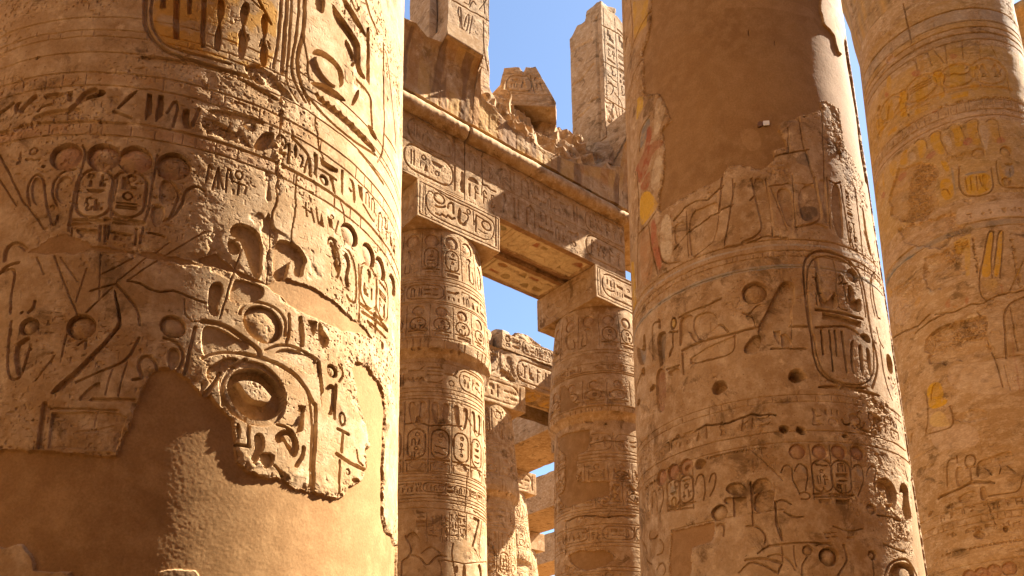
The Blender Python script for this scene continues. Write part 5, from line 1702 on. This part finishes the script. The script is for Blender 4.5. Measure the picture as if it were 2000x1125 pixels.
# ------------------------------------------------------------------ architrave over them: a front and a back beam in each bay
def beam_front(a0, a1, n, z0, z1, res, seed, px):
    cv = face_canvas(a0, a1, z0, z1, res, seed, px, .004); return cv
zm = (13.58, 14.44, 14.52, 15.36)
def lintel(label, a0, a1, seed, ops, cut=None):
    r = thing_at('architrave', label, 'lintel', (a0 + a1) / 2, 15.0, 13.5, 'stone lintels over the bud columns')
    fc = face_canvas(a0, a1, 13.5, 15.17, .0125, seed, lambda x, y: on_n(x, y, 15.0), .004)
    ops(fc); fc.finish()
    bc = face_canvas(a0, a1, 15.0, 16.08, .015, seed + 1, lambda x, y: on_z(x, y, 13.5), .006); bc.flake = .3
    soffit(bc, seed)
    bc.finish()
    block(r, 'beam', (a0, 15.0, 13.5), (a1, 16.08, 15.17), SAND, {'front': fc, 'bottom': bc}, .06, .03, .008, seed)
    # the round torus moulding along its top edge
    na = int((a1 - a0) / .03); th = np.linspace(0, 2 * np.pi, 28, endpoint=False)
    aa = np.linspace(a0 + .004, a1 - .004, na)
    rad = .20 + .012 * fbm2(aa[:, None] * 2.5, np.cos(th)[None] * 1.2 + 3, 3, seed) + .006 * fbm2(aa[:, None] * 14, np.cos(th)[None] * 3 + 3, 3, seed + 4)
    rad[0] *= .6; rad[-1] *= .6
    V = np.stack([np.repeat(aa[:, None], 28, 1) - (a0 + a1) / 2, 14.95 - 15.0 - rad * np.cos(th), 15.36 - 13.5 + rad * np.sin(th)], -1).reshape(-1, 3)
    jj, ii = np.meshgrid(np.arange(na - 1), np.arange(28), indexing='ij'); i2 = (ii + 1) % 28
    F = np.stack([jj * 28 + i2, (jj + 1) * 28 + i2, (jj + 1) * 28 + ii, jj * 28 + ii], -1).reshape(-1, 4)
    mesh_np('torus_moulding', V, F, SAND, r)
    return r
def soffit(bc, seed):
    """Painted underside: a sunk strip between plain borders, big signs in ochre, green and red."""
    a0, a1, n0, n1 = bc.u[0], bc.u[-1], bc.z[0], bc.z[-1]
    lo, hi = max(a0, CA + 1.3), min(a1, CB - 1.3)
    if hi <= lo: return
    P = [(lo, n0 + .17), (hi, n0 + .17), (hi, n1 - .12), (lo, n1 - .12)]
    bc.sink(P, .03, 1, 0)
    bc.tint(P, (.68, .53, .32, .96))
    for q in ([(a0, n0), (a1, n0), (a1, n0 + .15), (a0, n0 + .15)], [(a0, n1 - .10), (a1, n1 - .10), (a1, n1), (a0, n1)]): bc.tint(q, (.24, .12, .055, .8))
    rnd = random.Random(seed); u = lo + .08; H = n1 - n0 - .36
    cols = [(.38, .19, .06, .95), (.22, .21, .09, .9), (.42, .22, .05, .95), (.34, .10, .04, .9), (.30, .20, .07, .9)]
    h0 = bc.h.copy()
    bc.h[:] = 0
    while u < hi - .3:
        wd = rnd.uniform(.18, .46)
        if rnd.random() < .45: glyph(bc, rnd.choice(TALL), u, n0 + .2, wd, H * .95, .035, rnd.choice(cols))
        else:
            glyph(bc, rnd.choice(WIDE), u, n0 + .2, wd, H * .42, .035, rnd.choice(cols)); glyph(bc, rnd.choice(WIDE), u, n0 + .22 + H * .5, wd, H * .42, .035, rnd.choice(cols))
        if rnd.random() < .35: bc.tint([(u + wd + .005, n0 + .2), (u + wd + .03, n0 + .2), (u + wd + .03, n1 - .15), (u + wd + .005, n1 - .15)], (.26, .13, .05, .9), )
        u += wd + rnd.uniform(.02, .05)
    bc.h = h0 + bc.h
    return
J1 = 10.78
def ops_left(fc):
    fc.line_z(14.40, .02, .012); fc.line_z(13.54, .02, .01)
    lo = fc.px(785, 300)[0]
    hcart(fc, 13.66, 14.34, fc.px(789, 300)[0], fc.px(888, 330)[0], 71, .03); hcart(fc, 14.46, 15.08, fc.px(789, 250)[0] + .1, fc.px(888, 300)[0], 71, .024)
    text_row(fc, 13.66, 14.34, fc.px(891, 330)[0], J1 - .03, 72, .03); text_row(fc, 14.46, 15.08, fc.px(891, 300)[0], J1 - .03, 72, .024)
    text_row(fc, 13.66, 14.34, 4.9, lo - .2, 73, .03); text_row(fc, 14.46, 15.08, 4.9, lo - .2, 77, .024)
def ops_right(fc):
    fc.line_z(14.40, .02, .012); fc.line_z(13.54, .02, .01)
    e = fc.px(1150, 480)[0] - .2
    text_row(fc, 13.66, 14.34, J1 + .05, e, 74, .03); text_row(fc, 14.46, 15.08, J1 + .05, e, 74, .024)
    hcart(fc, 13.66, 14.34, e + .1, e + 1.75, 75, .028); hcart(fc, 14.46, 15.08, e + .1, e + 1.75, 75, .024)
    text_row(fc, 13.66, 14.34, e + 1.9, 16.2, 76, .03); text_row(fc, 14.46, 15.08, e + 1.9, 16.2, 76, .024)
    fc.crack([(11.35, 15.45), (11.3, 14.9), (11.32, 14.4), (11.3, 13.9)], .016, .06, 4)
lintel('carved lintel block under the left pier, its lower signs in bright sun', 4.6, J1, 81, ops_left)
lintel('long carved lintel spanning the gap between the two bud columns, with painted underside', J1 + .012, 16.35, 83, ops_right)
r = thing_at('architrave', 'back beam behind the long carved lintel, only its painted underside showing', 'lintel', 13.5, 16.3, 13.5, 'stone lintels over the bud columns')
bc = face_canvas(10.7, 16.4, 16.30, 17.38, .015, 88, None, .006); bc.flake = .3; soffit(bc, 89); bc.finish()
block(r, 'beam', (10.7, 16.30, 13.5), (16.4, 17.38, 15.17), SAND, {'bottom': bc}, .08, .03, .01, 87)
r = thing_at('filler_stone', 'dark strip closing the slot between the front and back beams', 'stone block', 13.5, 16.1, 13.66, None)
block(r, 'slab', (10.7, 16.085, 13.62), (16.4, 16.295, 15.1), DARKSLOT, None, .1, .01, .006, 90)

# ------------------------------------------------------------------ cavetto cornice, whole at the ends, broken in the middle
def cornice(label, a0, a1, seed, zcut, lip=14.3, ztop=17.15, back=17.9, stripes=True, ragged=.0):
    r = thing_at('cornice_block', label, 'cornice', (a0 + a1) / 2, 15.0, 15.4, 'cornice blocks along the top of the wall')
    na = int((a1 - a0) / .022); aa = np.linspace(a0, a1, na)
    t = np.linspace(0, 1, 200)
    # cavetto: rises from the wall face, then sweeps out to the lip and its fillet
    ang = t * math.pi / 2
    pn = 14.86 - (14.86 - lip) * (1 - np.cos(ang)) ; pz = 15.46 + (ztop - 15.46) * np.sin(ang) ** .92
    fz = np.array([ztop + .02, ztop + .42]); pn = np.r_[pn, lip - .02, lip - .02]; pz = np.r_[pz, fz]
    dd = np.r_[0, np.cumsum(np.hypot(np.diff(pn), np.diff(pz)))]
    NC, NB = 60, 120
    V = np.zeros((na, NC + NB + 2, 3)); col = np.zeros((na, NC + NB + 2, 4), np.float32)
    for i, a in enumerate(aa):
        zc = zcut(a)
        s_end = np.interp(zc, pz, dd) if zc < pz[-1] else dd[-1]
        s = np.linspace(0, s_end, NC)
        n1, z1 = np.interp(s, dd, pn), np.interp(s, dd, pz)
        k = np.linspace(0, 1, NB + 1)[1:]
        broken = zc < pz[-1]
        if broken:
            nb = 15.45 + .22 * math.sin(a * 2.3 + seed) + .10 * math.sin(a * 7.1)
            zb = back + .10 * math.sin(a * 3.1) + .07 * math.sin(a * 8.3 + 1)
            n2 = np.interp(k, [0, .72, 1], [n1[-1], nb, 16.9]); z2 = np.interp(k, [0, .72, 1], [z1[-1], zb, back + .05])
        else:
            n2 = n1[-1] + (16.9 - n1[-1]) * k; z2 = z1[-1] + 0 * k
        V[i, 1:NC + 1] = np.stack([np.full(NC, a), n1, z1], -1)
        V[i, NC + 1:NC + NB + 1] = np.stack([np.full(NB, a), n2, z2], -1)
        V[i, 0] = (a, 16.9, 15.3); V[i, -1] = (a, 16.9, 15.3)
    fr = np.zeros((na, NC + NB + 2)); fr[:, NC + 1:NC + NB] = 1
    nn = fbm3(V * np.array([2.2, 1.6, 2.2]), 5, seed, .55); bl = noise3(V[..., 0] * 1.3 + V[..., 2] * .9, V[..., 1] * 1.9, V[..., 2] * 2.5, seed + 9)
    brk = np.array([1.0 if zcut(a) < ztop else .15 for a in aa])[:, None]
    # the break: bedding ledges cut by steep facets
    lo1 = fbm3(V * np.array([1.1, .9, 1.3]), 2, seed + 50); fc = np.abs(noise3(V[..., 0] * 2.1, V[..., 1] * 2.1, V[..., 2] * 1.6, seed + 51))
    f2 = np.abs(noise3(V[..., 0] * 5.3, V[..., 1] * 5.3, V[..., 2] * 4.2, seed + 52))
    bed = V[..., 2] * 2.6 + V[..., 0] * .2 + .5 * lo1
    st = bed - np.floor(bed)
    V[..., 1] += fr * brk * (.26 * (fc - .35) + .10 * (f2 - .3) + .20 * (sstep(.0, .18, st) - st) + .015 * nn)
    V[..., 2] += fr * brk * (.20 * (.35 - fc) + .07 * (.3 - f2) + .015 * nn)
    cav = np.zeros_like(fr); cav[:, 1:NC + 1] = 1
    cav *= (V[..., 2] < ztop - .02)
    cav[:, NC - 4:NC + 1] *= np.linspace(1, 0, 5)
    # carved upright leaves of the cavetto
    pat = .5 + .5 * np.cos(V[..., 0] * 2 * math.pi / .30)
    V[..., 1] += cav * (.006 * sstep(.78, .95, pat) * (nn > -.2) + .022 * nn)
    rp = fbm3(V * np.array([1.2, 1.2, 2.6]), 4, seed + 30)
    col[..., :3] = np.where((np.floor(V[..., 0] / .30) % 3 == 0)[..., None], (.40, .19, .05), (.50, .29, .08)); col[..., 3] = cav * np.clip(.30 + .8 * rp, 0, .55)
    sk = fbm3(V * np.array([4.5, .8, .7]), 4, seed + 33)
    dk = (cav * sstep(.05, .5, sk))[..., None]
    col[..., :3] = col[..., :3] * (1 - dk) + np.array([.20, .11, .05]) * dk; col[..., 3] = np.maximum(col[..., 3], dk[..., 0] * .75)
    V -= np.array([(a0 + a1) / 2, 15.0, 15.2])
    m = V.shape[1]
    jj, ii = np.meshgrid(np.arange(na - 1), np.arange(m - 1), indexing='ij')
    F = np.stack([jj * m + ii, (jj + 1) * m + ii, (jj + 1) * m + ii + 1, jj * m + ii + 1], -1).reshape(-1, 4)
    # end faces as fans towards the back foot
    V2 = V.reshape(-1, 3); ends = ([], [])
    for j, flip in ((0, False), (na - 1, True)):
        for k in range(1, m - 2):
            q = [j * m, j * m + k, j * m + k + 1]
            ends[flip].append(q[::-1] if flip else q)
    o = mesh_np('cavetto', V2, F, SAND, r, col.reshape(-1, 4), False)
    for e in ends: mesh_np('end_face', V2, np.array(e), SAND_FAR, r, col.reshape(-1, 4) * 0, False)
    return r
cut1 = lambda a: np.interp(a, [7.0, 8.6, 9.0, 9.35, 9.75, 9.8, 10.84, 10.9], [16.9, 17.0, 17.05, 16.95, 17.0, 17.6, 17.6, 16.85])
cut2 = lambda a: np.interp(a, [10.9, 10.98, 11.12, 11.6, 12.1, 12.5, 13.2, 14.0, 14.7, 15.6, 16.02], [16.95, 16.7, 16.33, 16.2, 16.02, 16.0, 15.88, 15.95, 16.1, 16.4, 16.55])
cut3 = lambda a: np.interp(a, [16.0, 18.4, 18.5, 19.2, 19.3, 24], [18.4, 18.4, 16.6, 16.6, 18.4, 18.4])
cornice('ochre stained cornice block with a flat slab ledge under the left window pier', 4.6, 10.9, 101, cut1, 14.38, 17.1, 17.35)
cornice('broken stretch of cornice with a jagged sunlit fracture along its top', 10.91, 16.02, 103, cut2, 14.25, 17.0, 17.5)
cornice('whole cornice block flaring out behind the giant column right of centre', 16.035, 22.0, 105, cut3, 13.80, 17.9, 17.9)

# ------------------------------------------------------------------ window piers and loose stones on the cornice
def pier_front(cv, a0, a1, zs, seed, fig):
    cv.stroke([(a0 + .1, zs[0]), (a0 + .1, zs[-1])], .02, .012); cv.stroke([(a1 - .1, zs[0]), (a1 - .1, zs[-1])], .02, .012)
r = thing_at('window_pier', 'tall left pier above the cornice, carved with the striding legs of a figure', 'pier', 10.9, 15.7, 17.2, 'piers of the high windows')
pf = face_canvas(10.22, 11.56, 17.2, 23.2, .0135, 111, lambda x, y: on_n(x, y, 15.0), .004)
carve(pf, '''
S .035 .028 : M1 490 400 500 300 520 240 545 245 575 320 605 470
S .035 .028 : M1 605 70 615 180 620 270 640 480
S .03 .026 : M1 650 480 690 300 715 150
S .03 .026 : M1 640 240 660 140 690 130 665 290 625 270 600 150
S .03 .026 : M1 590 60 580 110 605 180 600 280
S .035 .028 : M1 660 490 700 430 740 380 770 420 800 580
S .03 .026 : M1 815 190 815 400 830 540 855 640
S .025 .02 : M1 830 520 845 560
s .02 .016 : M1 865 0 865 520 850 640
s .02 .016 : M1 490 0 480 200 465 400
S .03 .026 : M1 690 60 720 0 750 40
S .03 .024 : M1 640 20 690 50 700 -40
S .03 .024 : M1 780 80 830 20 850 -40
s .03 .02 : M1 820 0 830 120
c .03 .06 : M1 520 -10 640 60 700 100 800 150 880 200
s .012 .012 : M1 470 350 600 400 860 570
s .012 .012 : M1 700 560 860 650
G .02 112 : M1 560 -300 M1 640 -60
G .02 113 : M1 700 -300 M1 800 -40
r .02 .5 .01 : M1 410 40 480 30 480 200 420 320 400 200
''')
pf.finish()
block(r, 'shaft', (10.22, 15.0, 17.2), (11.56, 16.45, 23.2), SAND_FAR, {'front': pf}, .05, .05, .007, 112)
block(r, 'jamb', (9.95, 15.42, 17.25), (10.19, 16.40, 23.2), SAND_FAR, None, .06, .05, .012, 113)
r = thing_at('window_pier', 'tall right pier above the broken cornice with a ragged top and carved columns of signs', 'pier', 16.7, 15.9, 18.1, 'piers of the high windows')
pf = face_canvas(16.0, 17.4, 18.15, 22.75, .0135, 115, lambda x, y: on_n(x, y, 15.2), .004)
text_col(pf, 20.1, 22.1, 16.16, 16.56, 116, .022); text_col(pf, 20.1, 22.4, 16.66, 17.1, 117, .022); pf.stroke([(16.6, 18.5), (16.6, 22.6)], .016, .014); pf.stroke([(16.1, 19.5), (16.1, 22.6)], .016, .012)
carve(pf, '''
c .03 .06 : M2 795 245 860 275 940 315 1030 370
c .02 .05 : M2 800 540 900 600 1030 660
c .03 .05 : M2 790 880 850 890 920 940 1040 1005
S .03 .022 : M2 850 800 870 760 920 770 930 830 890 880 850 860
S .03 .022 : M2 940 850 980 900 1010 960 1010 1080
S .025 .02 : M2 950 980 960 1060 1000 1120
r .03 .8 .03 : M2 810 900 930 960 930 1120 850 1125 810 1020
''')
pf.finish()
pl = face_canvas(15.2, 16.62, 18.15, 22.75, .03, 118, lambda x, y: on_a(x, y, 16.0), .006)
pl.stroke([(15.42, 18.2), (15.42, 22.4)], .10, .07)
carve(pl, '''
c .03 .04 : M2 540 490 640 430 730 380
c .03 .04 : M2 545 790 640 720 750 580
c .03 .05 : M2 550 1120 650 1040 700 990
c .03 .04 : M2 700 950 780 890
r .02 .6 .015 : M2 640 680 700 620 690 640 650 700
'''); pl.finish()
def ragged(Q):
    top = 22.95 - .28 * sstep(16.2, 16.62, Q[..., 1]) - .22 * sstep(16.7, 17.2, Q[..., 0]) + .09 * noise3(Q[..., 0] * 3, Q[..., 1] * 3, Q[..., 0] * 0, 6)
    Q = Q.copy(); k = np.clip((Q[..., 2] - 21.6) / (22.75 - 21.6), 0, 1); Q[..., 2] = np.where(k > 0, 21.6 + k * (top - 21.6), Q[..., 2]); return Q
block(r, 'shaft', (16.0, 15.2, 18.15), (17.4, 16.62, 22.75), SAND_FAR, {'front': pf, 'left': pl}, .05, .05, .007, 119, ragged)
block(r, 'cap_stone', (16.02, 15.24, 22.80), (16.72, 15.95, 23.28), SAND_FAR, None, .04, .13, .05, 120)

def loose(name, label, lo, hi, seed, chip=.16, rough=.05, faces=None, warp=None, group='loose stones lying on the cornice', res=.04, mat=None):
    r = thing_at(name, label, 'stone block', (lo[0] + hi[0]) / 2, (lo[1] + hi[1]) / 2, lo[2], group)
    lo_, hi_ = np.array(lo), np.array(hi)
    block(r, 'stone', lo, hi, mat or SAND_FAR, faces, res, chip, rough, seed, warp or cut_planes(seed, (lo_ + hi_) / 2, (hi_ - lo_) / 2), 2.6, True); return r
# the fallen block, turned to face the nave obliquely
r = thing_at('fallen_block', 'tapered block with a carved oval name ring perched on the broken cornice against the sky', 'stone block', 13.038, 15.3, 17.68, 'loose stones lying on the cornice')
root_local[r.name] = (0, 0, 0); r.rotation_euler = (0, -.03, -.04)
bf = face_canvas(-.85, .82, 0, 1.45, .013, 121, None, .003, .004)
bf.line_z(1.18, .02, .014); bf.line_z(.42, .022, .02, -.8, .8); bf.line_z(.16, .02, .015, -.8, .8)
hcart(bf, .52, 1.12, -.62, .30, 122, .034); text_row(bf, .52, 1.12, .36, .75, 124, .034); bf.finish()
def fallen(Q):
    Q = Q.copy(); x, z = Q[..., 0].copy(), Q[..., 2].copy(); k = z / 1.45
    Q[..., 0] = np.where(x < 0, x * (1 - .34 * k), x * (1 - .62 * np.clip((k - .12) / .88, 0, 1)))
    Q[..., 2] = z - .16 * (1 - k) * x - .17 * k ** 4 * np.clip(1 - np.abs(x + .05) / .16, 0, 1) 
    Q[..., 1] = Q[..., 1] + .16 * k
    return Q
block(r, 'stone', (-.85, 0, 0), (.82, .8, 1.45), SAND_FAR, {'front': bf}, .035, .05, .014, 123, fallen, 2.6)
loose('rubble_stone', 'rough footing stone under the right window pier', (15.72, 14.95, 17.0), (17.3, 16.5, 18.13), 131, .03, .02)
loose('rubble_stone', 'thin flat slab lying between the perched block and the right pier', (14.0, 15.5, 17.2), (15.75, 16.8, 17.62), 132, .03, .02)
loose('rubble_stone', 'rough dark stone at the foot of the left pier, right of its ledge', (10.95, 14.85, 16.55), (11.62, 16.3, 17.18), 133, .03, .03)
loose('rubble_stone', 'small sunlit broken stone left of the left pier', (8.7, 14.75, 17.0), (9.35, 15.7, 17.5), 134, .03, .03)
loose('rubble_stone', 'rounded broken stone touching the left side of the left pier', (9.4, 14.8, 17.0), (9.9, 15.38, 17.3), 135, .03, .03)

# ------------------------------------------------------------------ the rows behind
def far_canvas(seed, dens=1.0):
    c = bud_canvas(0, 0, -135, 70, 2.5, 12.46, .028, seed, rough=.012, wob=.01)
    Zf = [12.35, 11.1, 10.6, 9.75, 8.25, 6.2, 5.6]
    bud_carve(c, seed, Zf)
    for k in range(6):
        rnd = random.Random(seed + k); u, z = rnd.uniform(-2.5, 1), rnd.uniform(3.5, 12)
        c.crack([(u - .8, z), (u, z + rnd.uniform(-.3, .3)), (u + .9, z + rnd.uniform(-.3, .3))], .04, .06, k)
    for k in range(4):
        rnd = random.Random(seed + 50 + k); u, z = rnd.uniform(-2.2, .6), rnd.uniform(3.5, 8.8)
        P = [(u + rnd.uniform(.25, .6) * math.cos(t), z + rnd.uniform(.2, .5) * math.sin(t)) for t in np.linspace(0, 6.28, 9)[:-1]]
        c.roughen(P, .012, .7, .008)
    c.finish(); return c
R2, R3, R4 = (17.42, 23.37), (23.72, 30.17), (30.68, 37.62)
def far_face(lo, hi, seed, rows):
    cv = face_canvas(lo, hi, 12.5, 13.5, .03, seed, None, .006); hcart(cv, 12.65, 13.35, lo + .2, hi - .25, seed, .025); cv.finish(); return cv
bud_column('bud column of the second row, in shade just right of the sunlit one', *R2, far_canvas(601), far_face(R2[0] - 1.22, R2[0] + 1.22, 5, 1), None, 151)
bud_column('bud column of the third row, its block in sun in front of a slanting beam', *R3, far_canvas(621), far_face(R3[0] - 1.22, R3[0] + 1.22, 6, 1), None, 152)
bud_column('farthest bud column low in the gap with a pitted pale block', *R4, far_canvas(641), None, None, 153)
bud_column('bud column of the second row hidden behind the shaded one with plaster fills', 23.2, 23.37, far_canvas(661), None, None, 154)

r = thing_at('architrave', 'eroded lintel of the second row, half in shadow, with yellow painted underside', 'lintel', 19.5, 22.2, 13.5, 'lintels of the rows behind')
cv = face_canvas(15.6, 24.0, 13.5, 14.68, .025, 161, None, .010)
text_row(cv, 13.65, 14.55, 15.8, 23.9, 162, .035, None, .35)
cv.roughen([(16.2, 13.5), (16.8, 13.5), (17.3, 14.2), (17.6, 14.68), (16.8, 14.68), (16.6, 14.1)], .05, 1, .08)
cv.roughen([(17.5, 13.5), (18.3, 13.5), (18.0, 13.9), (17.6, 13.9)], .05, 1, .10)
cv.finish()
bc = face_canvas(15.6, 24.0, 22.15, 23.35, .03, 163, None, .006)
bc.tint([(18.75, 22.25), (21.9, 22.25), (21.9, 23.25), (18.75, 23.25)], (.16, .10, .045, .75))
for k in range(3):
    hcart(bc, 22.3, 23.2, 18.9 + k * 1.0, 19.8 + k * 1.0, 164 + k, .04, (.50, .29, .06, .85))
bc.finish()
block(r, 'beam', (15.6, 22.15, 13.5), (24.0, 24.4, 14.68), SAND_FAR, {'front': cv, 'bottom': bc}, .1, .06, .02, 165)
sg = 'broken top course on the second row'
loose('course_stone', 'dark crumbling stone on the second row lintel, left of the notch in its top course', (15.8, 22.2, 14.69), (17.42, 23.6, 15.50), 171, .04, .04, None, None, sg, .06)
cv = face_canvas(17.55, 20.9, 14.70, 15.36, .025, 172, None, .010); hcart(cv, 14.78, 15.28, 18.5, 20.0, 173, .03); text_row(cv, 14.78, 15.28, 17.7, 18.4, 174, .03); text_row(cv, 14.78, 15.28, 20.1, 20.8, 175, .03); cv.finish()
loose('course_stone', 'long carved stone with an oval name ring on the second row lintel', (17.55, 22.12, 14.70), (20.9, 23.6, 15.36), 176, .05, .02, {'front': cv}, lambda Q: Q, sg, .06)
def hump(Q):
    Q = Q.copy(); Q[..., 2] = 15.37 + (Q[..., 2] - 15.37) * (.35 + .65 * np.exp(-((Q[..., 0] - 18.9) / .55) ** 2) + .25 * noise3(Q[..., 0] * 3, Q[..., 1] * 2, Q[..., 1] * 0, 4)); return Q
loose('course_stone', 'small square stone at the left end on top of the long carved one', (17.57, 22.25, 15.37), (18.16, 23.4, 15.62), 177, .08, .03, None, None, sg, .04)
loose('course_stone', 'ragged weathered crust on top of the long carved stone', (18.3, 22.3, 15.37), (19.85, 23.4, 15.80), 178, .12, .06, None, hump, sg, .04)

def cross_beam(label, a0, a1, n0, n1, seed, z1=15.4):
    r = thing_at('cross_beam', label, 'beam', (a0 + a1) / 2, (n0 + n1) / 2, 13.5, 'roof beams running back from row to row')
    block(r, 'beam', (a0, n0, 13.5), (a1, n1, z1), SAND_FAR, None, .12, .05, .02, seed)
cross_beam('roof beam between the first two rows, hidden behind the giant plastered column', 20.8, 23.4, 17.45, 22.1, 180)
cross_beam('nearest slanting roof beam, pale side and dark underside, right of the second row column', 21.85, 24.55, 24.45, 30.6, 181)
cross_beam('second slanting roof beam seen lower in the gap under a sliver of sky', 28.72, 31.6, 29.5, 37.0, 182)
cross_beam('farthest slanting roof beam at the bottom of the gap', 36.4, 39.2, 36.8, 45.0, 183)
r = thing_at('bud_column', 'dim far column half hidden at the bottom of the gap', 'column', 30.15, 30.9, GROUND, BG)
cf = bud_canvas(0, 0, -135, 70, 2.5, 12.46, .05, 700, rough=.014); bands(cf, [11, 10.4, 8, 6]); cf.finish()
column(r, cf, bud_profile, GROUND + .35, 12.5, {0: ('shaft', SAND), 99: ('capital', SAND)}, 9.14)
block(r, 'abacus', (28.95, 29.7, 12.5), (31.35, 32.1, 13.5), SAND, None, .1, .04, .01, 190)
